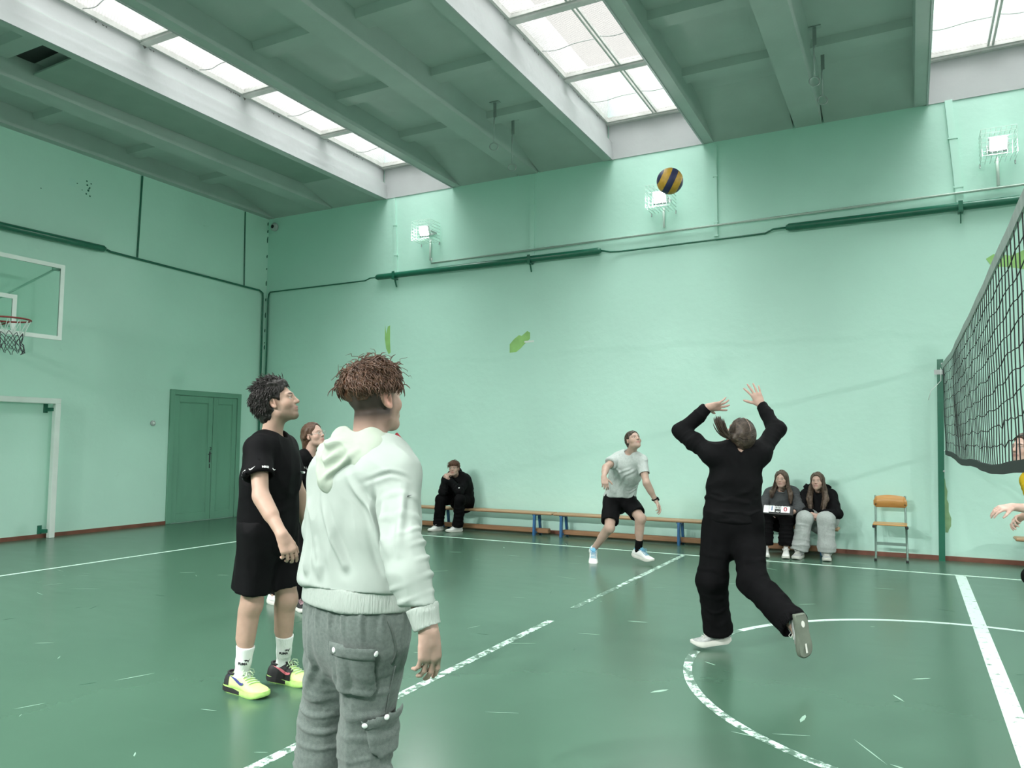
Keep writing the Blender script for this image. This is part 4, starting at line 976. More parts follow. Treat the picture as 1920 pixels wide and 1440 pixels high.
def locks(rng, n, root_fn, n_seg=6, r0=.006, sides=5):
    """Tufts of hair: root_fn(i, rng) -> list of points; each becomes a tapered, slightly flat tube. Returns verts, faces."""
    mb = MB()
    for i in range(n):
        pts = root_fn(i, rng)
        if pts is None: continue
        N = len(pts); rr = [r0*(.55+.6*math.sin(math.pi*min(1, (k+.8)/(N*1.0))))*(1 if k < N-1 else .15) for k in range(N)]
        mb.tube(pts, rr, sides)
    return mb
# ------------------------------------------------------------------ hair, shoes, garments
RT = A([math.cos(YAW), math.sin(YAW), 0.]); FW = A([-math.sin(YAW), math.cos(YAW), 0.]); UP = A([0, 0, 1.])
def HP(s, x, y, z): return s.hc+s.HR@(A([x, y, z])*s.hs)
def scalp(s, az, el, off=0.):
    """A point on the skull: az 0 = forehead, pi = back, +right; el = elevation."""
    d = A([math.sin(az)*math.cos(el), math.cos(az)*math.cos(el), math.sin(el)]); r = A([.076, .098, .088])
    k = 1/math.sqrt(((d/r)**2).sum()); return HP(s, *(A([0, -.012, .032])+d*(k+off))), s.HR@d
def hair_cap(s, name, material, h=.004, grow=.012, hairline=.062, brow_z=.052, nape=-.062, ear=True, extra=None, specs=None, temple=.0, seed=0):
    def fn(F):
        F.ell(HP(s, 0, -.014, .032), (A([.075, .098, .088])+grow)*s.hs, s.HR, .01)
        F.cap(HP(s, 0, -.050, -.01), HP(s, 0, -.060, nape+.02), (.060+grow*.7)*s.hs, (.048+grow*.5)*s.hs, .02)
        # clear the face
        F.ell(HP(s, 0, .125, hairline-.062), A([.100, .085, .110])*s.hs, s.HR, .010, 'sub'); F.ell(HP(s, 0, .10, -.10), A([.10, .10, .09])*s.hs, s.HR, .01, 'sub')
        F.plane(HP(s, 0, 0, nape), s.HR@A([0, .25, -1]), k=.012)
        for q in (-1, 1):
            F.ell(HP(s, q*.074, .066, .014), A([.030, .036, .052])*s.hs, s.HR, .010, 'sub')
            F.ell(HP(s, q*.085, .004+temple, -.028), A([.032, .044, .046])*s.hs, s.HR, .008, 'sub')
        if extra: extra(F)
    c = s.HR
    lo = s.hc-.34; hi = s.hc+.24
    return s.cloth(name, h, fn, material, specs or [('noise', (30, 30, 30), .004), ('noise', (90, 90, 60), .002)], seed, 1, lo=lo, hi=hi)
def strand_mesh(s, name, material, rng, n, fn, r0=.004, parent=None):
    mb = locks(rng, n, fn, r0=r0)
    mb.v = s.local(mb.v); return mb.build(name, material, parent or s.root, True)
def flow_lock(s, rng, az, el, ln, lift, flow, curl=.0, off=.006, nseg=6, hug=.10):
    """One lock: starts on the skull and runs along flow (head axes) while staying off the skull."""
    p, n = scalp(s, az, el, off); pts = [p]; d = nrm(n*lift+s.HR@A(flow)+rng.normal(0, .22, 3)); ph = rng.uniform(0, 6.28); cv = nrm(np.cross(d, n))
    for k in range(nseg):
        q = pts[-1]+d*ln/nseg+cv*curl*math.sin(ph+k*1.5)
        L_ = ((q-s.hc)@s.HR)/s.hs; e = (L_-A([0, -.012, .032]))/A([.078, .100, .090]); r_ = np.linalg.norm(e)
        if r_ < 1.04: q = HP(s, *(A([0, -.012, .032])+e/r_*1.05*A([.078, .100, .090])))
        d = nrm(d-nrm(q-s.hc)*hug+A([0, 0, -.06])); pts.append(q)
    return pts
# shoes -----------------------------------------------------------------
SP = A([[0, .030, .078], [.04, .036, .092], [.12, .038, .098], [.25, .038, .104], [.38, .037, .108], [.48, .038, .094], [.58, .042, .078], [.70, .046, .062], [.82, .045, .052], [.92, .037, .044], [.98, .022, .034], [1., .008, .026]])
def shoe(s, heel, fwd, up=(0, 0, 1), L=.29, W=1., upper=None, sole=None, lace=None, collar=None, logo=None, heelm=None, heel_sole=None, thick=.028, rocker=.012, name='shoe', vamp=None):
    R_ = axes(fwd, up); o = np.asarray(heel, float)
    def T(p): return tuple(o+R_@np.asarray(p, float)-s.base)
    def sec(u): return np.interp(u, SP[:, 0], SP[:, 1])*W*L/.29, np.interp(u, SP[:, 0], SP[:, 2])*L/.29
    def surf(u, v, off=0.):
        w_, h_ = sec(u); c_, s_ = math.cos(math.pi*v), math.sin(math.pi*v); bend = .008*math.sin(math.pi*u)
        x = (w_+off)*math.copysign(abs(c_)**.75, c_)+bend*0; z = thick+max(0, h_-thick+off)*abs(s_)**.62
        return (x, u*L, z+.010*max(0, u-.75)/.25)
    NU, NV = 30, 18
    def grid(u0, u1, v0, v1, nu, nv, off): return [[surf(u0+(u1-u0)*i/nu, v0+(v1-v0)*j/nv, off) for j in range(nv+1)] for i in range(nu+1)]
    def skinm(u0, u1, v0, v1, off=.003, nu=12, nv=8):
        g1 = grid(u0, u1, v0, v1, nu, nv, off); v = [T(p) for r_ in g1 for p in r_]; n_ = nv+1
        return v, [(i*n_+j, i*n_+j+1, (i+1)*n_+j+1, (i+1)*n_+j) for i in range(nu) for j in range(nv)]
    g = grid(0, 1, 0, 1, NU, NV, 0); v = [T(p) for r_ in g for p in r_]; n_ = NV+1
    f = [(i*n_+j, i*n_+j+1, (i+1)*n_+j+1, (i+1)*n_+j) for i in range(NU) for j in range(NV)]+[tuple(range(n_)), tuple(NU*n_+k for k in range(n_))[::-1]]
    f += [(i*n_, (i+1)*n_, (i+1)*n_+NV, i*n_+NV) for i in range(NU)]
    up_ = link_mesh(name, v, f, upper, s.root, True)
    # sole: outline with a rocker, three rings
    us = np.concatenate([np.linspace(0, 1, 26)]); ring = []
    for u in us: ring.append((sec(u)[0]*1.03+.002, u))
    ol = [(w_, u*1.035*L-.012*L) for w_, u in ring]+[(-w_, u*1.035*L-.012*L) for w_, u in ring[::-1]]
    def zz(y, lev):
        t = y/L; low = rocker*max(0, (t-.72)/.28)**2+rocker*.5*max(0, (.12-t)/.12)**2; top = thick+.004+.010*max(0, t-.75)/.25+.008*max(0, .25-t)/.25
        return (low, low, low+.25*(top-low), low+.6*(top-low), top, top)[lev]
    v = []; N = len(ol)
    for lev, k in enumerate((.93, .94, 1.02, 1.03, .985, .98)):
        for x, y in ol: v.append(T((x*k, (y-L*.5)*min(1.004, k+.01)+L*.5, zz(y, lev))))
    f = [tuple(range(N))[::-1], tuple(5*N+k for k in range(N))]+[(l_*N+k, l_*N+(k+1) % N, (l_+1)*N+(k+1) % N, (l_+1)*N+k) for l_ in (1, 2, 3) for k in range(N)]
    so = link_mesh('sole', v, f, sole or upper, up_, True)
    if vamp is not None:     # a quarter panel of a second colour on one side
        link_mesh('quarter_panel', *skinm(*vamp[1]), vamp[0], up_, True)
    if heelm is not None: link_mesh('heel_counter', *skinm(.0, .17, .02, .98, .0025), heelm, up_, True)
    if heel_sole is not None:
        k_ = [i for i in range(N) if ol[i][1] < .50*L]; k_ = [i for i in k_ if i >= N//2]+[i for i in k_ if i < N//2]; v = []
        for i in k_:
            x, y = ol[i]
            for z_, e in ((.006, 1.035), (thick*.55, 1.055), (thick+.006-.010*max(0, y/L-.30)/.2, 1.02)): v.append(T((x*e, (y-L*.5)*1.012+L*.5, zz(y, 1)+z_)))
        link_mesh('heel_sole', v, [(3*i+q, 3*i+q+1, 3*i+q+4, 3*i+q+3) for i in range(len(k_)-1) for q in (0, 1)], heel_sole, up_, True)
    if collar is not None:
        mb = MB(); w_ = sec(.2)[0]
        ringp = [(w_*.86*math.cos(a), (.22+.19*math.sin(a))*L, sec(.2)[1]-.004+.012*max(0, math.sin(a))) for a in np.linspace(0, 2*math.pi, 21)[:-1]]
        mb.tube([T(p) for p in ringp], .0065, 8, closed=True); mb.build('collar', collar, up_, True)
        tg = []
        for i in range(6):
            u = .40+.03*i-.10; x_ = .020
            tg.append((.38-.035*i, .112+.010*i))
        mb = MB(); pr = [(-.022, .47*L, .098), (.022, .47*L, .098), (.024, .36*L, .126), (.012, .325*L, .138), (-.012, .325*L, .138), (-.024, .36*L, .126)]
        mb.prism([T(p) for p in pr], tuple(R_@A([0, .006, .007]))); mb.build('tongue', collar, up_, False)
    if lace is not None:
        mb = MB()
        for k in range(5):
            u = .46+.055*k; pts = [surf(u+.012*math.sin(3*t), .5+t, .004) for t in np.linspace(-.17, .17, 7)]
            mb.tube([T(p) for p in pts], .0032, 5)
            pts = [surf(u+.028*(1 if t > 0 else 0)*abs(t)*5, .5+t, .006) for t in np.linspace(-.15, .15, 7)]; mb.tube([T(p) for p in pts], .0028, 5)
        b0 = A(surf(.44, .5, .006))
        for q in (-1, 1):
            mb.tube([T(b0+A([q*x_, y_, z_])) for x_, y_, z_ in ((0, 0, 0), (.018, .010, .020), (.038, .022, .014), (.036, .034, -.002), (.016, .014, .004), (0, .002, .002))], .0027, 5)
            mb.tube([T(b0+A([q*x_, y_, z_])) for x_, y_, z_ in ((0, 0, 0), (.014, .025, .010), (.022, .045, -.010))], .0027, 5)
        mb.build('laces', lace, up_, True)
    if logo is not None:
        for side in (0, 1):
            lw = A([(-.5, .02), (-.42, -.16), (-.28, -.25), (-.05, -.2), (.2, -.02), (.5, .22)]); uw = A([(-.43, .1), (-.40, 0), (-.28, -.07), (-.08, -.04), (.2, .07), (.5, .22)])
            ts = np.linspace(0, 5, 16); n2 = 15; vs = []
            for t in ts:
                for cv in (lw, uw):
                    x = np.interp(t, range(6), cv[:, 0]); y = np.interp(t, range(6), cv[:, 1]); vv = .175+y*.40
                    vs.append(surf(.36-x*.46, vv if side == 0 else 1-vv, .0052))
            link_mesh('side_logo', [T(p) for p in vs], [(2*i, 2*i+1, 2*i+3, 2*i+2) for i in range(n2)], logo[side % len(logo)], up_, True)
    return up_
def patch_on(s, name, o, c, ax, ay, poly, off, material, minn=-.35, dmax=.10):
    """A patch of cloth that follows the garment o: the faces inside poly (x, y along ax, ay from c), lifted by off."""
    me = o.data; n = len(me.vertices); V = np.empty(n*3, np.float32); me.vertices.foreach_get('co', V); V = V.reshape(-1, 3).astype(float)+s.base
    F = np.empty(len(me.loops), np.int32); me.loops.foreach_get('vertex_index', F); F = F.reshape(-1, 4); N = vnormals(V, F); ax = nrm(ax); ay = nrm(ay); out_ = nrm(np.cross(ax, ay))
    d = V-np.asarray(c); x, y = d@ax, d@ay; ins = (N@out_ > minn) & (np.abs(d@out_) < dmax); px, py = np.array(poly).T; inside = np.zeros(n, bool)
    for i in range(len(px)):
        j = i-1; c_ = ((py[i] > y) != (py[j] > y)) & (x < (px[j]-px[i])*(y-py[i])/(py[j]-py[i]+1e-12)+px[i]); inside ^= c_
    edge = np.full(n, 9.)
    for i in range(len(px)):
        a = A([px[i-1], py[i-1]]); b = A([px[i], py[i]]); q = np.stack([x, y], 1); t = np.clip(((q-a)@(b-a))/((b-a)@(b-a)), 0, 1); edge = np.minimum(edge, np.linalg.norm(q-a-t[:, None]*(b-a), axis=1))
    ins &= inside; fm = ins[F].all(1); Fk = F[fm]
    if len(Fk) == 0: return None
    used = np.unique(Fk); mp = np.full(n, -1); mp[used] = np.arange(len(used)); lift = off*np.clip(edge/.006, .15, 1)
    Vp = relax((V+N*lift[:, None])[used], mp[Fk], 5, .5)+N[used]*.002
    return npmesh(name, Vp, mp[Fk], material, o, s.base)
def snap_to(s, o, p):
    me = o.data; V = np.empty(len(me.vertices)*3, np.float32); me.vertices.foreach_get('co', V); V = V.reshape(-1, 3)+s.base
    N = np.empty(len(me.vertices)*3, np.float32); me.vertices.foreach_get('normal', N); i = ((V-np.asarray(p))**2).sum(1).argmin(); return V[i], N.reshape(-1, 3)[i]
def snaps(s, name, o, pts, r, material):
    for p in pts:
        q, n = snap_to(s, o, p); m_ = MB().sphere((0, 0, 0), r, 14, 8, (1, 1, .45)); R_ = axes(nrm(np.cross(n, A([.1, .2, .97]))), n); m_.v = [tuple(R_@np.asarray(v)+q+n*.001-s.base) for v in m_.v]; m_.build(name, material, o, True)
def seam(s, name, o, pts, r, material, lift=.001):
    P_ = []
    for i in range(len(pts)-1):
        for t in np.linspace(0, 1, 6)[(1 if i else 0):]: q, n = snap_to(s, o, A(pts[i])*(1-t)+A(pts[i+1])*t); P_.append(q+n*lift-s.base)
    for _ in range(3): P_ = [P_[0]]+[(P_[i-1]+P_[i]*2+P_[i+1])/4 for i in range(1, len(P_)-1)]+[P_[-1]]
    return MB().tube([tuple(p) for p in P_], r, 5).build(name, material, o, True)
# garments ----------------------------------------------------------------
def neck_hole(s, F, r=.064, drop=.0, fwd=.018, tilt=.35, depth=.03):
    a = s.J['neck']-s.up*(depth+drop)+s.fws*fwd; F.cap(a, a+nrm(s.up+s.fws*tilt)*.25, r, r*1.25, .012, op='sub', cut=(1, 0))
def ring(s, name, c, n, r, tube, material, parent, ell=1., e1=None):
    n = nrm(n); u = nrm(e1-n*(e1@n)) if e1 is not None else nrm(np.cross(n, A([.3, .9, .2]))); w_ = np.cross(n, u)
    mb = MB().tube(s.local([c+u*r*math.cos(a)+w_*r*ell*math.sin(a) for a in np.linspace(0, 2*math.pi, 29)[:-1]]), tube, 8, closed=True); return mb.build(name, material, parent, True)
def sleeve(s, F, q, t1, r0, r1, k=.035, hollow=.012):
    S, E_ = s.J['sho_'+q], s.J['elb_'+q]; e = S+(E_-S)*t1
    F.ell(S, A([r0, r0, r0])*1.02, None, k); F.cap(S, e, r0, r1, k, cut=(0, 1))
    return e
def long_sleeve(s, F, q, r0, r1, r2, k=.035, t1=1.):
    S, E_, W = s.J['sho_'+q], s.J['elb_'+q], s.J['wri_'+q]; e = E_+(W-E_)*t1
    F.ell(S, A([r0, r0, r0])*1.0, None, k); F.cap(S, E_, r0, r1, k); F.cap(E_, e, r1, r2, .025, cut=(0, 1))
def trouser(s, F, q, r0, r1, r2, k=.045, t1=1., kk=None):
    H, K, N_ = s.J['hip_'+q], s.J['knee_'+q], s.J['ank_'+q]; e = K+(N_-K)*t1
    F.cap(H, K, r0, r1, k); F.cap(K, e, r1 if kk is None else kk, r2, .03, cut=(0, 1))
def wrap_text(s, name, txt, size, material, parent, c, axis, out_, r, bold=0.):
    """Lettering wrapped round a limb: c a point on the axis, out_ the outward direction, r the radius."""
    ax = nrm(axis); o_ = np.asarray(out_, float); o_ = nrm(o_-ax*(o_@ax)); sd = np.cross(ax, o_)
    t = text_mesh(name, txt, size, material, parent, depth=.0006, bold=bold); me = t.data
    for v in me.vertices:
        a = v.co.x/r; p = c+ax*v.co.y+(o_*math.cos(a)+sd*math.sin(a))*(r+.0012+v.co.z) - s.base; v.co = tuple(p)
    me.update(); return t
def wrap_shape(s, name, polys, material, parent, c, axis, out_, r):
    """Flat outlines (x round the limb, y along it) laid on a limb."""
    ax = nrm(axis); o_ = np.asarray(out_, float); o_ = nrm(o_-ax*(o_@ax)); sd = np.cross(ax, o_); mb = MB()
    for poly in polys:
        P1 = [c+ax*y+(o_*math.cos(x/r)+sd*math.sin(x/r))*(r+.0014)-s.base for x, y in poly]
        mb.prism([tuple(p) for p in P1], tuple(o_*.0008))
    return mb.build(name, material, parent)
SWOOSH = [(-.5, .02), (-.42, -.16), (-.28, -.25), (-.05, -.2), (.5, .22), (-.08, -.04), (-.28, -.07), (-.40, .0), (-.43, .1)]
CAT = [(.5, .5), (.36, .28), (.2, .18), (-.05, .34), (-.3, .32), (-.42, .2), (-.3, .22), (-.2, .15), (-.28, -.02), (-.2, -.02), (-.08, .12), (.12, .06), (.2, -.2), (.28, -.2), (.26, .02), (.42, .22)]
# ================================================================== the people
SK1 = (.43, .285, .22); SK2 = (.48, .32, .26); SK3 = (.48, .335, .27)
C_ = dict(
    black=mat('black_jersey', (.0048, .0048, .0055), .75, noise=.2, nscale=14, bump=.12, bscale=240, spec=.09),
    black2=mat('black_shorts_cloth', (.0045, .0045, .0052), .7, noise=.2, nscale=10, bump=.1, bscale=200, spec=.1),
    char=mat('faded_black_twill', (.0052, .0052, .0058), .85, noise=.25, nscale=9, bump=.1, bscale=300, spec=.05),
    hood=mat('pale_mint_white_fleece', (.36, .41, .378), .88, noise=.03, nscale=12, bump=.06, bscale=600, spec=.12),
    hoodlin=mat('pale_cream_hood', (.375, .43, .36), .88, noise=.03, nscale=12, bump=.06, bscale=600, spec=.12),
    rib=mat('pale_ribbed_cuff', (.355, .405, .37), .88, noise=.03, nscale=12, bump=.5, bscale=200, stretch=(1, 1, .1)),
    grey=mat('grey_marl_fleece', (.105, .130, .120), .9, col2=(.150, .178, .164), nscale=90, bump=.2, bscale=330, sheen=.15, spec=.15),
    grey2=mat('light_grey_jersey', (.33, .36, .35), .85, col2=(.40, .43, .42), nscale=60, bump=.15, bscale=330, spec=.2),
    tee=mat('pale_grey_sports_shirt', (.42, .47, .45), .75, col2=(.50, .55, .53), nscale=70, bump=.12, bscale=260, spec=.25),
    dkgrey=mat('dark_grey_sweatshirt', (.06, .065, .068), .85, noise=.15, nscale=50, bump=.15, bscale=300, spec=.2),
    yellow=mat('yellow_shirt_cloth', (.62, .42, .02), .8, noise=.08, nscale=10, bump=.15, bscale=260, spec=.2),
    white=mat('white_sock_cloth', (.72, .76, .74), .85, noise=.04, nscale=20, bump=.3, bscale=200, stretch=(1, 1, .2)),
    neon=mat('neon_yellow_green_mesh', (.60, .83, .30), .6, noise=.06, nscale=60, bump=.2, bscale=400),
    neon2=mat('neon_green_rubber', (.42, .70, .20), .55, noise=.12, nscale=40),
    shblk=mat('black_shoe_mesh', (.014, .013, .015), .6), pink=mat('pink_shoe_trim', (.66, .16, .20), .5), navy=mat('navy_shoe_trim', (.035, .04, .20), .5),
    lpink=mat('pale_pink_rubber', (.55, .36, .40), .5), lace=mat('pale_lace', (.58, .72, .50), .8),
    wsh=mat('white_leather', (.74, .76, .74), .5, noise=.04), wsole=mat('off_white_rubber', (.62, .63, .58), .6, noise=.08, nscale=20),
    gsh=mat('silver_grey_mesh', (.36, .38, .37), .55, noise=.25, nscale=45, bump=.3, bscale=120), outs=mat('grey_green_outsole', (.13, .155, .12), .6, noise=.12, nscale=20),
    blu=mat('sky_blue_lace', (.16, .42, .60), .7), red=mat('red_cord', (.26, .012, .02), .6), print=mat('white_print', (.75, .76, .76), .6),
    inkk=mat('black_print', (.015, .015, .02), .6), snap=mat('white_snap_button', (.80, .83, .81), .35), seam=mat('dark_seam', (.09, .11, .10), .9),
    wood=M['ply'])
C_['hair_dk'] = hair_material('near_black_hair', (.005, .0042, .004), (.017, .013, .011))
C_['hair_br'] = hair_material('brown_hair', (.045, .022, .013), (.115, .060, .036))
C_['hair_rb'] = hair_material('auburn_hair', (.060, .024, .012), (.12, .055, .03))
C_['hair_ml'] = hair_material('mid_brown_hair', (.050, .032, .022), (.12, .082, .056))
C_['hair_db'] = hair_material('dark_brown_hair', (.022, .015, .011), (.075, .052, .036))
def boots(fig, **kw):
    pass
# ---------------------------------------------------------------- man in the black tee
def black_man():
    J = dict(ank_r=(-3.43, 3.255, .10), ank_l=(-3.365, 3.515, .10), knee_r=(-3.366, 3.248, .502), knee_l=(-3.298, 3.455, .502), hip_r=(-3.285, 3.215, .945), hip_l=(-3.312, 3.395, .945),
             sho_r=(-3.200, 3.100, 1.392), sho_l=(-3.322, 3.426, 1.395), neck=(-3.268, 3.262, 1.475), head=(-3.230, 3.265, 1.652),
             elb_r=(-3.085, 3.02, 1.140), wri_r=(-2.905, 3.00, .945), elb_l=(-3.285, 3.515, 1.118), wri_l=(-3.30, 3.62, .88),
             toe_r=(-3.20, 3.237, .03), toe_l=(-3.14, 3.522, .03), spine=(-3.295, 3.285, 1.13))
    s = Fig(J, RT*.95+UP*.30+FW*.10, UP-RT*.30, 1.03, 1.0, 1.0, label='person in black t-shirt and shorts with neon shoes, standing and looking up')
    def stub(x, y, z, head, blend):
        m = head*np.clip((-.035-z)/.02, 0, 1)*np.clip((y+.01)/.03, 0, 1); blend(m*.30, (.20, .14, .11))
        m = head*np.clip(1-np.abs(z+.047)/.010, 0, 1)*(y > .07); blend(m*.4, (.16, .10, .08))
    s.body(.0045, SK1, dict(r=dict(dr=RT*.42-UP*.9-FW*.05, pn=FW*.75-RT*.55, curl=(.42, .55, .62, .7), spread=.06, thumb=(.45, .35)), l=dict(dr=RT*.3-UP*.9+FW*.2, pn=-FW*.8, curl=(.4,)*4)), brow=(.03, .02, .016), stubble=stub)
    ey = (1, 1)
    # t-shirt
    E_ = {}
    def tee(F):
        s.torso(F, .022, .06); hem = .955
        F.cap(s.pel+UP*.02, s.pel+UP*.25, .178, .165, .06, s.fw, 1.32)
        for q in 'rl': E_[q] = sleeve(s, F, q, .60, .060, .080)
        F.plane((0, 0, hem), (.05, 0, -1)); neck_hole(s, F, .063, .004, .016, .35)
        for q in 'rl':
            S = A(J['sho_'+q]); a = E_[q]; F.cap(a-nrm(a-S)*.05, a+nrm(a-S)*.05, .064, .070, .004, op='sub')
    j = s.J
    specs = [('noise', (5, 5, 3), .010), ('noise', (11, 11, 6), .004)]
    for q in 'rl':
        specs += [('ridge', [j['sho_'+q]-UP*.06+s.fws*.08, j['sho_'+q]*.6+s.sho*.4-UP*.22+s.fws*.13, s.bend+s.fws*.13], .022, .010), ('ridge', [j['sho_'+q]-UP*.10+s.fws*.02, s.bend*.5+j['sho_'+q]*.5-UP*.05, s.pel*.5+j['sho_'+q]*.5-UP*.15], .025, .010)]
    specs += [('ridge', [s.pel+s.rts*.17+UP*.16, s.pel+s.rts*.12+s.fws*.10+UP*.10, s.pel+s.fws*.14+UP*.13], .016, .010), ('ridge', [s.pel+s.rts*.17+UP*.26, s.pel+s.rts*.13+s.fws*.10+UP*.18, s.pel+s.fws*.15+UP*.2], .018, .009)]
    t = s.cloth('t_shirt', .006, tee, C_['black'], specs, 3)
    ring(s, 'collar', j['neck']-s.up*.016+s.fws*.018, nrm(s.up+s.fws*.42), .066, .007, C_['black'], t)
    for q in 'rl':   # sleeve bands with white marks
        S = j['sho_'+q]; d = nrm(j['elb_'+q]-S); c = E_[q]-d*.012
        for k, a in enumerate((-1.5, -.75, -.05, .65, 1.3)):
            out_ = -FW*math.cos(a)+RT*math.sin(a) if q == 'r' else FW*math.cos(a)+RT*math.sin(a)
            if k % 2 == 0: wrap_shape(s, 'sleeve_mark', [[(x*.036, y*.036) for x, y in SWOOSH]], C_['print'], t, c, -d, out_, .089)
            else: wrap_text(s, 'sleeve_mark', 'NIKE', .017, C_['print'], t, c, -d, out_, .089, .0006)
    # chest mark
    cpos = s.sho-UP*.135+s.fws*.155-s.rts*.075
    mb = MB().prism(s.local([cpos+(s.rts*-x+UP*y*.8)*.045*A([1, 1, 1]) for x, y in [(-a, b) for a, b in SWOOSH]]), tuple(s.fws*.012)); mb.build('chest_mark', C_['print'], t)
    # white hem of an undershirt
    def under(F):
        F.cap(s.pel+UP*.005, s.pel+UP*.06, .172, .168, .03, s.fw, 1.34); F.plane((0, 0, .948), (0, 0, -1)); F.plane((0, 0, .985), (0, 0, 1))
    s.cloth('undershirt', .006, under, C_['white'], [('noise', (14, 14, 6), .006)], 4)
    # shorts
    def shorts(F):
        s.torso(F, .014, .05); F.plane((0, 0, .962), (0, 0, 1))
        for q in 'rl':
            H, K = j['hip_'+q], j['knee_'+q]; e = H+(K-H)*.80
            F.cap(H-UP*.02, e, .108, .112, .05, cut=(0, 1)); F.cap(e-nrm(K-H)*.09, e+nrm(K-H)*.05, .092, .101, .004, op='sub')
    specs = [('noise', (6, 6, 2.2), .012), ('noise', (14, 14, 5), .004)]
    sh = s.cloth('shorts', .006, shorts, C_['black2'], specs, 6)
    for q in 'rl':
        N_, K = j['ank_'+q], j['knee_'+q]; d = nrm(K-N_)
        def sock(F):
            ln = .185 if q == 'l' else .165
            F.cap(N_-d*.02, N_+d*ln*.45, .041, .041, .02); F.cap(N_+d*ln*.45, N_+d*ln, .041, .053, .02, cut=(0, 1))
            F.cap(N_, N_-d*.02+nrm(j['toe_'+q]-N_)*.05, .040, .034, .02)
        so = s.cloth('sock', .0045, sock, C_['white'], [('rings', N_, N_+d*.15, .09, .028 if q == 'r' else .05, .006 if q == 'r' else .002, .0, .75)], 8)
        c = N_+d*(.092 if q == 'l' else .078); vo = -FW*.93+RT*.36
        wrap_text(s, 'sock_print', 'PUMA', .019, C_['inkk'], so, c, d, vo-RT*.15, .0475, .0008)
        wrap_shape(s, 'sock_print', [[(x*.040, y*.030) for x, y in CAT]], C_['inkk'], so, c+d*.014, d, vo+RT*.35, .0475)
    shoe(s, (-3.535, 3.262, 0), (1, -.09, 0), L=.315, W=1.12, upper=C_['neon'], sole=C_['neon2'], lace=C_['lace'], collar=C_['shblk'], logo=(C_['navy'],), heelm=C_['shblk'], thick=.028, heel_sole=C_['shblk'], name='shoe')
    shoe(s, (-3.452, 3.510, 0), (1, .03, 0), L=.315, W=1.12, upper=C_['neon'], sole=C_['neon2'], lace=C_['lace'], collar=C_['shblk'], logo=(C_['pink'],), heelm=C_['shblk'], thick=.028, heel_sole=C_['shblk'], name='shoe', vamp=(C_['shblk'], (.0, .60, .0, .40)))
    # hair
    def ex(F):
        for a in np.linspace(-1.2, 1.2, 5): F.ell(HP(s, .05*math.sin(a), .055*math.cos(a)-.01, .098), A([.034, .036, .020])*s.hs, s.HR, .02)
        F.ell(HP(s, 0, -.08, .04), A([.062, .045, .06])*s.hs, s.HR, .03)
    hair = hair_cap(s, 'hair', C_['hair_dk'], .004, .013, nape=-.075, extra=ex, seed=2)
    rng = np.random.RandomState(4)
    def lk(i, r_):
        az = r_.uniform(-math.pi, math.pi); el = r_.uniform(-.62, 1.45)
        if abs(az) < .95 and el < .56: return None
        if abs(az) < 1.5 and el < .22: return None
        if abs(az) < 1.95 and el < -.02: return None
        return flow_lock(s, r_, az, el, r_.uniform(.03, .055), .24, (0, -.5, .1 if el > .7 else -.6), .003, .019 if el > .25 else .012)
    strand_mesh(s, 'hair_locks', C_['hair_dk'], rng, 2200, lk, .0019, hair)
    return s
black_man()
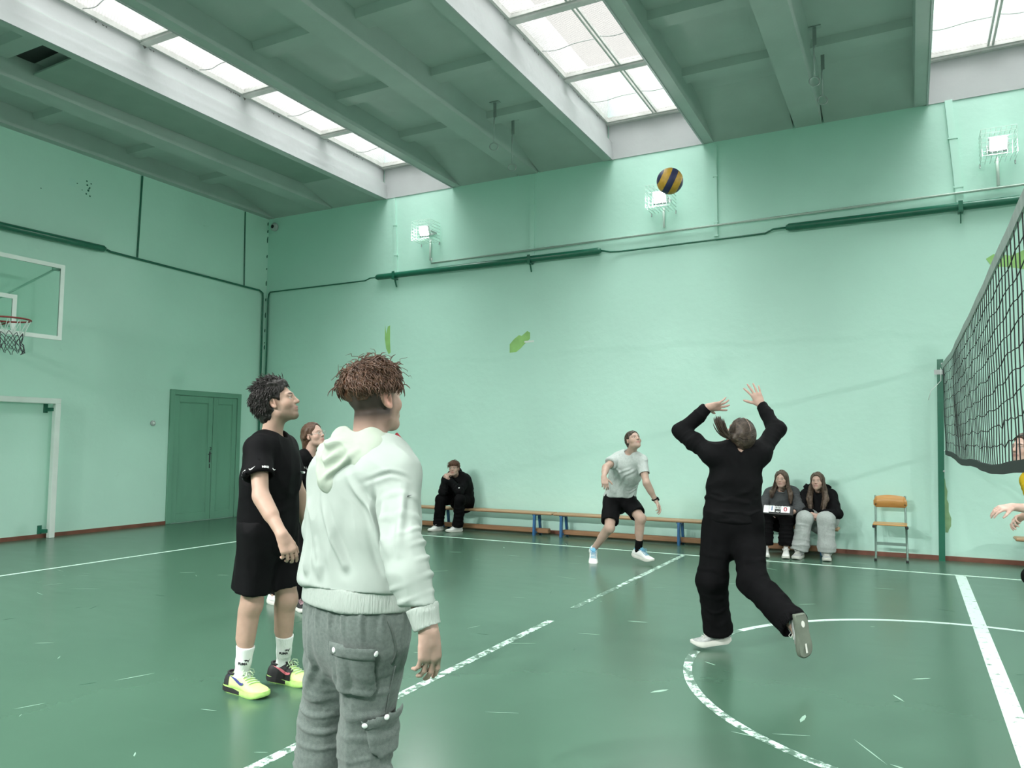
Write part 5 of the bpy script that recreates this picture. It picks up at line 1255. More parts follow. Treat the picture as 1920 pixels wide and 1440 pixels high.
# ---------------------------------------------------------------- boy in the white hoodie
def hoodie_boy():
    J = dict(sho_r=(-1.500, 2.056, 1.338), sho_l=(-1.838, 2.150, 1.336), neck=(-1.662, 2.118, 1.450), head=(-1.648, 2.125, 1.583), hip_r=(-1.590, 2.083, .845), hip_l=(-1.775, 2.132, .845),
             knee_r=(-1.638, 2.104, .450), knee_l=(-1.870, 2.165, .440), ank_r=(-1.60, 2.06, .085), ank_l=(-1.88, 2.12, .085), elb_r=(-1.385, 1.945, 1.120), wri_r=(-1.284, 1.935, .880),
             elb_l=(-1.965, 2.225, 1.110), wri_l=(-1.985, 2.345, .915), toe_r=(-1.52, 2.27, .03), toe_l=(-1.80, 2.33, .03), spine=(-1.678, 2.10, 1.09))
    s = Fig(J, RT*.64+FW*.77+UP*.10, UP-RT*.08-FW*.06, .97, 1.08, 1.02, label='person in white hoodie and grey cargo joggers, seen from behind in the foreground')
    j = s.J
    def stub(x, y, z, head, blend):
        back = np.clip((.035-y)/.03, 0, 1); up_ = np.clip((z+.120)/.090, 0, 1)*np.clip((.09-z)/.02, 0, 1)
        ear = np.sqrt(((y+.008)/.03)**2+((z+.003)/.04)**2) > 1.0
        m = head*np.maximum(back, 0)*up_**1.3*np.where(ear | (np.abs(x) < .070), 1, 0); blend(np.clip(m*1.35, 0, .95), (.026, .018, .014))
        rr = head*(~ear)*(np.abs(x) > .070); blend(np.clip(rr*.35, 0, 1), (.62, .26, .20))
    dn = nrm(A([-.0, .0, -1.])+RT*.10-s.rts*.05)
    s.body(.004, SK2, dict(r=dict(dr=dn, pn=-s.rts*.9+s.fws*.15, curl=(.30, .36, .42, .48), spread=.05, thumb=(.35, .25)), l=dict(dr=-UP+FW*.3, pn=s.rts, curl=(.4,)*4)), brow=(.05, .03, .02), stubble=stub)
    # joggers
    def pants(F):
        s.torso(F, .026, .06); F.plane((0, 0, .935), (0, 0, 1))
        for q in 'rl':
            trouser(s, F, q, .112, .090, .080, .05, 1.0, .092)
            K, N_ = j['knee_'+q], j['ank_'+q]; F.cap(N_+UP*.10, N_+UP*.02, .085, .058, .03)
    specs = [('noise', (7, 7, 2.5), .010), ('noise', (15, 15, 7), .004)]
    for q in 'rl':
        specs += [('rings', j['knee_'+q]+UP*.14, j['ank_'+q], .17, .050, .013, .32 if q == 'r' else .0, 1.), ('rings', j['hip_'+q], j['knee_'+q], .17, .075, .008, .25, 1.)]
        specs += [('rsnap', [j['hip_'+q]-s.fw*.13-UP*.02, j['hip_'+q]-s.fw*.12-UP*.16, j['knee_'+q]-s.fw*.1+UP*.12], .014, .008)]
    for a in np.linspace(-2.6, 2.6, 16): specs.append(('rsnap', [s.pel+UP*.075+(-s.fw*math.cos(a)*.12+s.rt*math.sin(a)*.18), s.pel-UP*.03+(-s.fw*math.cos(a)*.14+s.rt*math.sin(a)*.20)], .009, .006))
    pt = s.cloth('joggers', .005, pants, C_['grey'], specs, 12, lo=s.lo, hi=s.lo+A([s.hi[0]-s.lo[0], s.hi[1]-s.lo[1], 1.28]))
    def band(F):
        F.cap(s.pel+UP*.055, s.pel+UP*.11, .205, .205, .02, s.fw, 1.42); F.plane((0, 0, .905), (0, 0, -1)); F.plane((0, 0, .985), (0, 0, 1))
    for (c, w_, h_, fl_, nm) in (((-1.600, 1.985, .715), .080, .086, .030, 'thigh'), ((-1.525, 2.045, .492), .062, .075, .026, 'knee')):
        c = A(c); ax = RT*.97-UP*.03 if nm == 'thigh' else RT*.96+UP*.20; ay = UP*.99+RT*.03 if nm == 'thigh' else UP*.97-RT*.2
        patch_on(s, 'cargo_pocket', pt, c, ax, ay, [(-w_*.93, h_*.8), (-w_*.90, -h_*.55), (-w_*.6, -h_), (w_*.75, -h_*1.05), (w_*.98, -h_*.8), (w_*.93, h_*.8)], .014, C_['grey'])
        patch_on(s, 'pocket_flap', pt, c, ax, ay, [(-w_, h_), (-w_*.98, h_-fl_*1.7), (w_*.98, h_-fl_*1.7), (w_, h_)], .021, C_['grey'])
        ax = nrm(ax); ay = nrm(ay)
        o_ = [c_ for c_ in pt.children if c_.name.startswith('pocket_flap')][-1]
        snaps(s, 'snap_button', o_, [c+ax*w_*.80*q+ay*(h_-fl_*1.0)-FW*.03 for q in (-1, 1)], .0095, C_['snap'])
    seam(s, 'pocket_slit', pt, [(-1.488, 2.01, .868), (-1.470, 2.02, .82), (-1.452, 2.03, .77), (-1.472, 2.025, .722)], .0038, C_['seam'])
    seam(s, 'side_seam', pt, [(-1.49, 2.05, .72), (-1.50, 2.06, .60), (-1.53, 2.07, .5)], .0022, C_['grey'], .002)
    # hoodie
    def hood_body(F):
        s.torso(F, .034, .06); F.cap(s.pel+UP*.085, s.bend+UP*.05, .212, .190, .06, s.fws, 1.36)
        for q in 'rl':
            long_sleeve(s, F, q, .058, .060, .050, .04, .86)
            E_, W = j['elb_'+q], j['wri_'+q]; F.ell(E_+(W-E_)*.35, A([.058, .058, .07]), None, .04)
        F.cap(j['hip_l']+UP*.12, j['hip_r']+UP*.12, .128, .128, .06); F.plane((0, 0, .955), (.0, 0, -1)); neck_hole(s, F, .066, -.012, .02, .3)
    specs = [('noise', (5, 5, 2.6), .012), ('noise', (13, 13, 7), .0045)]
    for q in 'rl': specs += [('rings', j['elb_'+q]-nrm(j['wri_'+q]-j['elb_'+q])*.06, j['wri_'+q], .09, .046, .014, .0, .86), ('rings', j['sho_'+q], j['elb_'+q], .10, .075, .007, .35, 1.)]
    for pl, wd, am in (([(-1.613, 2.054, 1.307), (-1.55, 2.038, 1.223), (-1.518, 2.027, 1.139)], .012, .016), ([(-1.561, 2.033, 1.214), (-1.531, 2.026, 1.07), (-1.497, 2.041, .99)], .012, .014), ([(-1.806, 2.04, 1.211), (-1.778, 2.046, 1.05), (-1.759, 2.063, .98)], .014, .012),
                       ([(-1.697, 2.049, 1.251), (-1.653, 2.048, 1.129), (-1.574, 2.042, 1.013)], .014, .013), ([(-1.718, 2.05, 1.107), (-1.669, 2.05, 1.013), (-1.591, 2.038, .98)], .014, .012), ([(-1.563, 2.024, 1.30), (-1.474, 2.0, 1.328), (-1.403, 2.015, 1.322)], .007, -.008),
                       ([(-1.42, 2.0, 1.30), (-1.40, 1.95, 1.2), (-1.36, 1.9, 1.1)], .012, .012), ([(-1.47, 1.97, 1.28), (-1.44, 1.93, 1.18), (-1.40, 1.88, 1.10)], .012, .010), ([(-1.52, 2.03, 1.30), (-1.50, 2.0, 1.2), (-1.47, 2.0, 1.12)], .010, -.016), ([(-1.75, 2.03, 1.05), (-1.66, 2.03, .985), (-1.55, 2.03, .975)], .016, .012)):
        specs.append(('rsnap', pl, wd, am))
    hd = s.cloth('hoodie', .005, hood_body, C_['hood'], specs, 21, lo=s.lo+A([0, 0, .70]), hi=s.hi)
    def hem(F):
        s.torso(F, .046, .06); F.cap(j['hip_l']+UP*.06, j['hip_r']+UP*.06, .130, .130, .04); F.plane((0, 0, .892), (0, 0, -1)); F.plane((0, 0, .965), (0, 0, 1), k=.012)
    s.cloth('hem_band', .005, hem, C_['rib'], [('noise', (6, 6, 3), .006)], 21, parent=hd)
    for q in 'rl':
        E_, W = j['elb_'+q], j['wri_'+q]; d = nrm(W-E_)
        def cuff(F): F.cap(W-d*.070, W-d*.006, .049, .043, .01, cut=(1, 1)); F.cap(W-d*.02, W+d*.03, .036, .036, .004, op='sub')
        s.cloth('cuff', .004, cuff, C_['rib'], [('noise', (12, 12, 12), .003)], 5, parent=hd)
    nk = j['neck']
    def hoodf(F):
        bk = -s.fws; c0 = nk-UP*.030
        pts = [c0+s.fws*.085+s.rts*.045-UP*.055, c0+s.rts*.092+s.fws*.02-UP*.01, c0+s.rts*.070+bk*.055+UP*.022, c0+bk*.082+UP*.030, c0-s.rts*.072+bk*.055+UP*.022, c0-s.rts*.092+s.fws*.02-UP*.01, c0+s.fws*.085-s.rts*.045-UP*.055]
        for a, b in zip(pts[:-1], pts[1:]): F.cap(a, b, .030, .030, .03)
        R_ = np.stack([s.rts, bk, UP], 1)
        F.ell(c0+bk*.098-UP*.035, A([.140, .050, .064]), R_, .05); F.cap(c0+bk*.115-UP*.045, c0+bk*.148-UP*.118, .048, .030, .06, bk, 1.3)
        for q in (-1, 1): F.cap(c0+s.rts*.115*q+bk*.045-UP*.015, c0+bk*.143-UP*.105, .040, .030, .04)
        F.ell(c0+bk*.060+UP*.045, A([.060, .030, .050]), R_, .02, 'sub')
        F.cap(nk-UP*.10+s.fws*.02, nk+UP*.2+s.fws*.02, .062, .064, .01, op='sub')
    B_ = -s.fws
    hs_ = [('noise', (10, 10, 10), .010)]+[('rsnap', p_, .010, a_) for p_, a_ in (([nk+B_*.11+s.rts*.10-UP*.05, nk+B_*.16+s.rts*.05-UP*.10, nk+B_*.17-UP*.14], .014), ([nk+B_*.10-s.rts*.10-UP*.0, nk+B_*.16-s.rts*.04-UP*.08, nk+B_*.17-UP*.15], .013), ([nk+B_*.14+s.rts*.07+UP*.0, nk+B_*.15-UP*.03, nk+B_*.14-s.rts*.07-UP*.0], .011), ([nk+B_*.16+s.rts*.05-UP*.04, nk+B_*.17-UP*.085, nk+B_*.16-s.rts*.05-UP*.05], .010))]
    s.cloth('hood', .0045, hoodf, C_['hoodlin'], hs_, 9, parent=hd)
    # red cord at the collar
    a = nk+s.rts*.075+s.fws*.06
    MB().tube(s.local([a+UP*.012+s.rts*.0, a+UP*.0+s.rts*.012, a-UP*.02+s.rts*.018+s.fws*.02, a-UP*.10+s.fws*.06]), [.006, .007, .007, .006], 8).build('red_lanyard', C_['red'], s.root, True)
    MB().prism(s.local([snap_to(s, hd, (-1.42, 1.99, 1.26))[0]+RT*x+UP*y for x, y in ((-.012, -.012), (-.006, .002), (.012, .006), (.0, .0))]), tuple(-FW*.004)).build('small_mark', C_['inkk'], hd)
    # hair: a curly mop above a short fade
    def mop(F):
        R_ = s.HR
        F.ell(HP(s, 0, -.010, .052), A([.080, .102, .070])*s.hs, R_, .02); F.ell(HP(s, 0, .055, .076), A([.062, .050, .038])*s.hs, R_, .03)
        F.ell(HP(s, 0, -.070, .050), A([.064, .034, .058])*s.hs, R_, .03)
        F.plane(HP(s, 0, 0, .018), R_@A([0, .28, -1]), k=.02); F.ell(HP(s, 0, .135, .02), A([.10, .062, .07])*s.hs, R_, .012, 'sub')
    hair = s.cloth('hair', .004, mop, C_['hair_rb'], [('noise', (26, 26, 26), .008), ('noise', (70, 70, 70), .003)], 31, lo=s.hc-.22, hi=s.hc+.24)
    rng = np.random.RandomState(11)
    def lk(i, r_):
        az = r_.uniform(-math.pi, math.pi); el = r_.uniform(.10, 1.5)
        if abs(az) < .9 and el < .5: return None
        side = -1 if az < 0 else 1
        return flow_lock(s, r_, az, el, r_.uniform(.030, .052), .06, (.25*side, .5 if el > .8 else .1, -.5 if el < .7 else -.05), .0032, .018 if el > .8 else .024, 8, .15)
    strand_mesh(s, 'hair_curls', C_['hair_br'], rng, 2600, lk, .0017, hair)
    def lk2(i, r_):
        az = r_.uniform(-math.pi, math.pi); el = r_.uniform(.3, 1.5)
        if abs(az) < .7 and el < .6: return None
        return flow_lock(s, r_, az, el, r_.uniform(.04, .075), .6, (r_.normal(0, .5), r_.normal(.2, .5), .1), .010, .022, 9)
    strand_mesh(s, 'loose_curls', C_['hair_br'], rng, 60, lk2, .0009, hair)
    for q in 'rl':
        d = nrm((j['toe_'+q]-j['ank_'+q])*A([1, 1, 0])); shoe(s, j['ank_'+q]*A([1, 1, 0])-d*.085, d, L=.29, upper=C_['wsh'], sole=C_['wsole'], lace=C_['wsh'], collar=C_['wsh'])
hoodie_boy()
# ---------------------------------------------------------------- woman setting the ball
def setter():
    J = dict(ank_l=(-1.239, 5.529, .115), knee_l=(-1.235, 5.36, .49), hip_l=(-1.195, 5.405, .86), hip_r=(-1.028, 5.500, .86), knee_r=(-.950, 5.29, .525), ank_r=(-.672, 5.075, .316),
             sho_l=(-1.222, 5.335, 1.360), sho_r=(-.925, 5.500, 1.368), neck=(-1.055, 5.415, 1.415), head=(-1.045, 5.430, 1.488), elb_l=(-1.452, 5.399, 1.512), wri_l=(-1.268, 5.445, 1.688), elb_r=(-.845, 5.715, 1.536), wri_r=(-.967, 5.83, 1.715),
             toe_l=(-1.40, 5.42, .03), toe_r=(-.66, 5.10, .10), spine=(-1.093, 5.435, 1.10))
    s = Fig(J, FW*.66+UP*.72-RT*.12, UP*.66-FW*.74+RT*.10, .98, 1.0, 1.08, True, label='person in black sweater and wide trousers, arms raised to set the ball', base=(-1.1, 5.45, 0)); j = s.J
    s.body(.005, SK2, dict(l=dict(dr=RT*.93+UP*.10+FW*.15, pn=FW*.75+UP*.6, curl=(.12, .16, .2, .22), spread=.34, thumb=(.9, .1)), r=dict(dr=UP*.86-RT*.36+FW*.1, pn=FW*.9+UP*.1, curl=(.15, .12, .14, .2), spread=.34, thumb=(.9, .1))))
    def sw(F):
        s.torso(F, .022, .05); F.cap(s.pel+UP*.05, s.bend+UP*.04, .172, .165, .05, s.fw, 1.4)
        for q in 'lr': long_sleeve(s, F, q, .064, .056, .038, .05, .97)
        F.plane(s.pel+UP*.035, (0, 0, -1)); a = s.J['neck']-s.up*.03; F.cap(a, a+nrm(UP-s.fws*.25)*.2, .056, .075, .012, op='sub')
        F.cap(s.J['neck']-s.fws*.06+UP*.03, s.J['neck']-s.fws*.10-UP*.055, .045, .006, .008, op='sub')
    W_ = [('noise', (5, 5, 8), .010), ('noise', (12, 12, 14), .004), ('rings', s.pel, s.pel+UP*.28, .3, .075, .014, .05, .9)]
    for q in 'lr': W_ += [('rings', j['sho_'+q], j['elb_'+q], .09, .06, .007, .1, 1.), ('rings', j['elb_'+q], j['wri_'+q], .07, .05, .005, .0, .9)]
    tp_ = s.cloth('sweater', .006, sw, C_['black'], W_, 5)
    def tr(F):
        s.torso(F, .022, .05); F.plane(s.pel+UP*.10, (0, 0, 1))
        trouser(s, F, 'l', .104, .090, .098, .05, .98, .090); trouser(s, F, 'r', .104, .088, .090, .05, 1.02, .088)
        for q in 'lr':
            K, N_ = j['knee_'+q], j['ank_'+q]; d = nrm(N_-K); e = K+(N_-K)*(.98 if q == 'l' else 1.02); F.cap(e-d*.10, e+d*.05, .075, .09, .006, op='sub')
    W_ = [('noise', (5, 5, 2.5), .014), ('noise', (12, 12, 6), .005)]
    for q in 'lr': W_ += [('rings', j['hip_'+q], j['knee_'+q], .16, .11, .008, .45, 1.), ('rings', j['knee_'+q], j['ank_'+q], .15, .10, .008, .0, 1.)]
    s.cloth('trousers', .006, tr, C_['char'], W_, 8)
    d = nrm(A([-.80, -.55, -.09])); shoe(s, j['ank_l']-d*.085-A([0, 0, .088]), d, (0, 0, 1), L=.275, W=1.1, upper=C_['gsh'], sole=C_['wsole'], lace=C_['wsole'], collar=C_['gsh'], thick=.034, rocker=.022, name='shoe')
    f = nrm(-UP*.95+RT*.10-FW*.05); u = nrm(FW*.98-RT*.25-UP*.05); u = nrm(u-f*(u@f)); sh = shoe(s, j['ank_r']-f*.075-u*.098, f, u, L=.255, W=1.12, upper=C_['gsh'], sole=C_['outs'], lace=C_['wsole'], collar=C_['gsh'], thick=.034, rocker=.02, name='shoe')
    R_ = axes(f, u); o = j['ank_r']-f*.075-u*.098
    MB().prism(s.local([o+R_@A([x, y, -.0005]) for x, y in [(.012*math.cos(a), .055+.020*math.sin(a)) for a in np.linspace(0, 6.28, 15)[:-1]]]), tuple(-u*.002)).prism(s.local([o+R_@A([x, y, -.0005]) for x, y in ((-.005, .17), (.005, .17), (.006, .225), (-.006, .225))]), tuple(-u*.002)).build('outsole_inlay', C_['wsole'], sh)
    def ex(F): F.ell(HP(s, -.075, -.055, .035), A([.022, .024, .024])*s.hs, s.HR, .02)
    hair = hair_cap(s, 'hair', C_['hair_db'], .005, .008, nape=-.060, extra=ex, specs=[('noise', (24, 24, 24), .003)], seed=9)
    rng = np.random.RandomState(3); tgt = HP(s, -.085, -.055, .035)
    def lk(i, r_):
        az = r_.uniform(-math.pi, math.pi); el = r_.uniform(-.4, 1.5)
        if abs(az) < .8 and el < .6: return None
        if abs(az) < 1.9 and el < .12: return None
        p, n = scalp(s, az, el, .009); pts = []
        for t in np.linspace(0, r_.uniform(.4, .8), 7):
            q = p*(1-t)+tgt*t; L_ = ((q-s.hc)@s.HR)/s.hs; e = (L_-A([0, -.012, .032]))/A([.076, .098, .088]); e = e/np.linalg.norm(e)*(1.10); pts.append(HP(s, *(A([0, -.012, .032])+e*A([.076, .098, .088]))))
        return pts
    strand_mesh(s, 'combed_strands', C_['hair_db'], rng, 420, lk, .0018, hair)
    seam_pts = [HP(s, *(A([.012, -.012, .032])+A([.0, .098*math.cos(a)*1.09, .088*math.sin(a)*1.105]))) for a in np.linspace(.75, 2.2, 12)]
    MB().tube(s.local(seam_pts), .0014, 5).build('hair_parting', M['skinflat'], hair, True)
    def pony(i, r_):
        p = tgt+r_.normal(0, .007, 3); dirn = nrm(-RT*.55+UP*.30-FW*.2+r_.normal(0, .06, 3)); pts = [p]; ln = r_.uniform(.12, .20)
        for k in range(9):
            t = k/8; dirn = nrm(dirn+UP*.42*t+r_.normal(0, .025, 3)); pts.append(pts[-1]+dirn*ln/9)
        return pts
    strand_mesh(s, 'ponytail', C_['hair_db'], rng, 170, pony, .0042, hair)
M['skinflat'] = mat('scalp_skin', (.36, .25, .20), .5)
setter()
# ---------------------------------------------------------------- man in the grey shirt
def grey_man():
    J = dict(hip_r=(-3.243, 8.863, .745), hip_l=(-3.120, 9.010, .750), ank_r=(-3.440, 8.752, .135), ank_l=(-2.915, 8.88, .150), knee_r=(-3.180, 8.613, .425), knee_l=(-2.857, 8.795, .535), sho_r=(-3.140, 8.800, 1.250), sho_l=(-2.828, 8.746, 1.224),
             neck=(-2.970, 8.785, 1.318), head=(-2.913, 8.702, 1.452), elb_r=(-3.196, 8.538, 1.135), wri_r=(-3.139, 8.315, 1.035), elb_l=(-2.733, 8.632, .966), wri_l=(-2.655, 8.72, .765), toe_r=(-3.37, 8.57, .03), toe_l=(-2.72, 8.77, .06), spine=(-3.105, 8.90, 1.0))
    s = Fig(J, -FW*.82+RT*.36+UP*.44, UP*.88+FW*.38-RT*.17, 1.0, 1.0, 1.0, label='person in grey t-shirt and black shorts, crouching mid-step before the benches'); j = s.J
    def st(x, y, z, head, blend): pass
    s.body(.0055, SK3, dict(r=dict(dr=-FW*.45-UP*.80+RT*.1, pn=FW*.85-UP*.2, curl=(.55, .6, .65, .7), spread=.10, thumb=(.9, .2)), l=dict(dr=-UP*.80+RT*.5-FW*.1, pn=-RT*.75-UP*.35, curl=(.35, .42, .5, .6), spread=.14, thumb=(.5, .3))), brow=(.10, .065, .045))
    E_ = {}
    def tee(F):
        s.torso(F, .020, .05); F.cap(s.pel+UP*.02, s.bend, .184, .168, .05, s.fw, 1.32)
        for q in 'rl':
            E_[q] = sleeve(s, F, q, .62, .058, .066); S = j['sho_'+q]; a = E_[q]; F.cap(a-nrm(a-S)*.04, a+nrm(a-S)*.05, .050, .056, .004, op='sub')
        F.plane(s.pel+UP*.01, (0, -.12, -1)); neck_hole(s, F, .062, .0, .02, .35)
    W_ = [('noise', (6, 6, 4), .012), ('noise', (14, 14, 9), .005)]
    for q in 'rl': W_ += [('rsnap', [j['sho_'+q]-UP*.07+s.fws*.05, s.bend*.6+j['sho_'+q]*.4+s.fws*.13, s.pel*.5+s.bend*.5+s.fws*.15], .016, .014), ('rsnap', [j['sho_'+q]-UP*.05+s.fws*.09, s.sho*.5+s.bend*.5+s.fws*.15, s.bend-s.rts*(.05 if q == 'r' else -.05)+s.fws*.14], .014, .012)]
    for k in range(4): W_.append(('rsnap', [s.pel+UP*(.10+.06*k)-s.rt*.02+s.fw*.15, s.pel+UP*(.15+.07*k)+s.rt*-.10+s.fw*.12], .012, .012))
    t = s.cloth('t_shirt', .0065, tee, C_['tee'], W_, 14); ring(s, 'collar', j['neck']-s.up*.014+s.fws*.02, nrm(s.up+s.fws*.4), .063, .006, C_['tee'], t)
    def shorts(F):
        s.torso(F, .012, .05); F.plane(s.pel+UP*.06, (0, 0, 1))
        for q in 'rl':
            H, K = j['hip_'+q], j['knee_'+q]; e = H+(K-H)*.80; F.cap(H-UP*.01, e, .106, .096, .05, cut=(0, 1)); F.cap(e-nrm(K-H)*.08, e+nrm(K-H)*.05, .078, .087, .004, op='sub')
    s.cloth('shorts', .0065, shorts, C_['black2'], [('noise', (7, 7, 3), .012), ('noise', (14, 14, 6), .004)], 6)
    d = nrm(A([.07, -.18, -.10])); shoe(s, j['ank_r']-d*.08-A([0, 0, .082]), d, (0, 0, 1), L=.30, W=1.1, upper=C_['wsh'], sole=C_['wsole'], lace=C_['blu'], collar=C_['blu'], thick=.032, name='shoe', rocker=.02)
    d = nrm(A([.195, -.08, -.03])); shoe(s, j['ank_l']-d*.08-A([0, 0, .094]), d, (0, 0, 1), L=.30, W=1.1, upper=C_['wsh'], sole=C_['wsole'], lace=C_['blu'], collar=C_['blu'], thick=.032, name='shoe', rocker=.02)
    N_, K = j['ank_l'], j['knee_l']; dd = nrm(K-N_)
    def sock(F): F.cap(N_-dd*.03, N_+dd*.13, .042, .047, .02, cut=(0, 1))
    s.cloth('black_sock', .005, sock, C_['black'], [('noise', (14, 14, 14), .003)], 3)
    N2, K2 = j['ank_r'], j['knee_r']; d2 = nrm(K2-N2)
    def sock2(F): F.cap(N2-d2*.03, N2+d2*.035, .041, .043, .02, cut=(0, 1))
    s.cloth('white_sock', .005, sock2, C_['white'], [('noise', (14, 14, 14), .003)], 3)
    w0 = j['wri_l']-nrm(j['wri_l']-j['elb_l'])*.015; wd = nrm(j['wri_l']-j['elb_l'])
    wt = ring(s, 'watch', w0, wd, .033, .008, C_['black2'], s.root); o_ = nrm(-FW*.3+RT*.9); MB().prism(s.local([w0+o_*.034+wd*x+np.cross(wd, o_)*y for x, y in ((-.017, -.017), (.017, -.017), (.017, .017), (-.017, .017))]), tuple(o_*.012)).build('watch_case', C_['black2'], wt)
    hair_cap(s, 'hair', C_['hair_db'], .005, .006, hairline=.052, nape=-.05, seed=5)
grey_man()
# ---------------------------------------------------------------- seated figures and the rest
NY = A([0, -1., 0])
def long_hair(s, mt, l_end, r_end, front=0., r=.040, seed=0, name='hair'):
    """Straight hair over the skull and down both sides; l_end, r_end: where the two falls end (world)."""
    def ex(F):
        for q, e in ((-1, l_end), (1, r_end)):
            a = HP(s, q*.064, -.022, .01); b = HP(s, q*.086, -.022, -.10)
            F.cap(a, b, .026*s.hs, r*.8, .012); m_ = (b+A(e))/2+s.HR[:, 0]*q*.018; F.cap(b, m_, r*.8, r, .012, s.HR[:, 1], 1.25); F.cap(m_, A(e), r, r*.40, .012, s.HR[:, 1], 1.25)
        F.cap(HP(s, 0, -.065, 0), HP(s, 0, -.085, -.13), .056*s.hs, .046*s.hs, .02)
    def fn(F):
        F.ell(HP(s, 0, -.014, .032), (A([.075, .098, .088])+.011)*s.hs, s.HR, .01); ex(F)
        F.ell(HP(s, 0, .125, -.012), A([.074, .108, .112])*s.hs, s.HR, .008, 'sub'); F.cap(HP(s, 0, .060, -.06), HP(s, 0, .045, -.30), .070*s.hs, .064*s.hs, .008, op='sub')
    lo = np.minimum(np.minimum(s.hc-.25, A(l_end)-.12), A(r_end)-.12); hi = np.maximum(np.maximum(s.hc+.25, A(l_end)+.12), A(r_end)+.12)
    h = s.cloth(name, .005, fn, mt, [('noise', (34, 34, 5), .008), ('noise', (80, 80, 10), .003)], seed, lo=lo, hi=hi)
    rng = np.random.RandomState(seed+1)
    def lk(i, r_):
        q = -1 if i % 2 else 1; e = A(l_end if q < 0 else r_end); a = HP(s, q*r_.uniform(.02, .075), r_.uniform(-.05, .03), r_.uniform(.03, .11)); b = HP(s, q*r_.uniform(.072, .092), r_.uniform(-.05, .02), -.07); pts = []
        L_ = ((a-s.hc)@s.HR)/s.hs; e0 = (L_-A([0, -.012, .032]))/A([.086, .109, .099]); e0 = e0/np.linalg.norm(e0); a = HP(s, *(A([0, -.012, .032])+e0*A([.086, .109, .099])))
        of = r_.normal(0, .5, 3)*r*.9*A([1, 1, .4])
        for t in np.linspace(0, 1, 9):
            p = a*(1-t)**2+2*b*t*(1-t)*1.0+(e+of*1.1)*t*t; pts.append(p+s.HR[:, 0]*q*.010*math.sin(t*3))
        return pts
    strand_mesh(s, 'strands', mt, rng, 120, lk, .0022, h)
    return h
def seat_trousers(s, mt, r0=.100, r1=.084, r2=.082, seed=3, t1=.98, cuff=False, specs=None):
    j = s.J
    def tr(F):
        s.torso(F, .034, .05); F.plane(s.pel+s.up*.16, s.up); F.cap(s.J['hip_l'], s.J['hip_r'], r0+.004, r0+.004, .03)
        for q in 'lr':
            trouser(s, F, q, r0, r1, r2, .05, t1); K, N_ = j['knee_'+q], j['ank_'+q]; d = nrm(N_-K); e = K+(N_-K)*t1
            if cuff: F.cap(e-d*.05, e+d*.02, r2, .052, .03)
            else: F.cap(e-d*.08, e+d*.05, r2*.72, r2*.85, .006, op='sub')
    W_ = [('noise', (6, 6, 4), .010), ('noise', (14, 14, 9), .004)]
    for q in 'lr': W_ += [('rings', j['hip_'+q], j['knee_'+q], .15, .07, .010, .3, 1.), ('rings', j['knee_'+q], j['ank_'+q], .15, .07, .012, .0, 1.)]
    return s.cloth('trousers', .0065, tr, mt, W_, seed)
def seat_top(s, mt, name='sweater', g=.03, r0=.060, r1=.056, r2=.042, t1=.95, seed=3, low=.02, neck=.060, drop=0.):
    j = s.J
    def tp(F):
        s.torso(F, g, .05, low=False); F.cap(s.pel+s.up*.03, s.bend, .165+g, .150+g, .05, s.fw, 1.35)
        for q in 'lr': long_sleeve(s, F, q, r0, r1, r2, .04, t1)
        F.plane(s.pel+s.up*low, -s.up); neck_hole(s, F, neck, drop, .02, .3)
    W_ = [('noise', (6, 6, 5), .012), ('noise', (14, 14, 9), .005)]
    for q in 'lr': W_ += [('rings', j['sho_'+q], j['elb_'+q], .10, .06, .012, .2, 1.), ('rings', j['elb_'+q], j['wri_'+q], .09, .05, .012, .0, 1.)]
    W_ += [('rings', s.pel, s.sho, .3, .09, .014, .05, .6)]
    return s.cloth(name, .0065, tp, mt, W_, seed)
def seated_shoes(s, dl, dr, **kw):
    for q, d in (('l', dl), ('r', dr)):
        d = nrm(A(d)); N_ = s.J['ank_'+q]; shoe(s, N_*A([1, 1, 0])-d*.075, d, **kw)
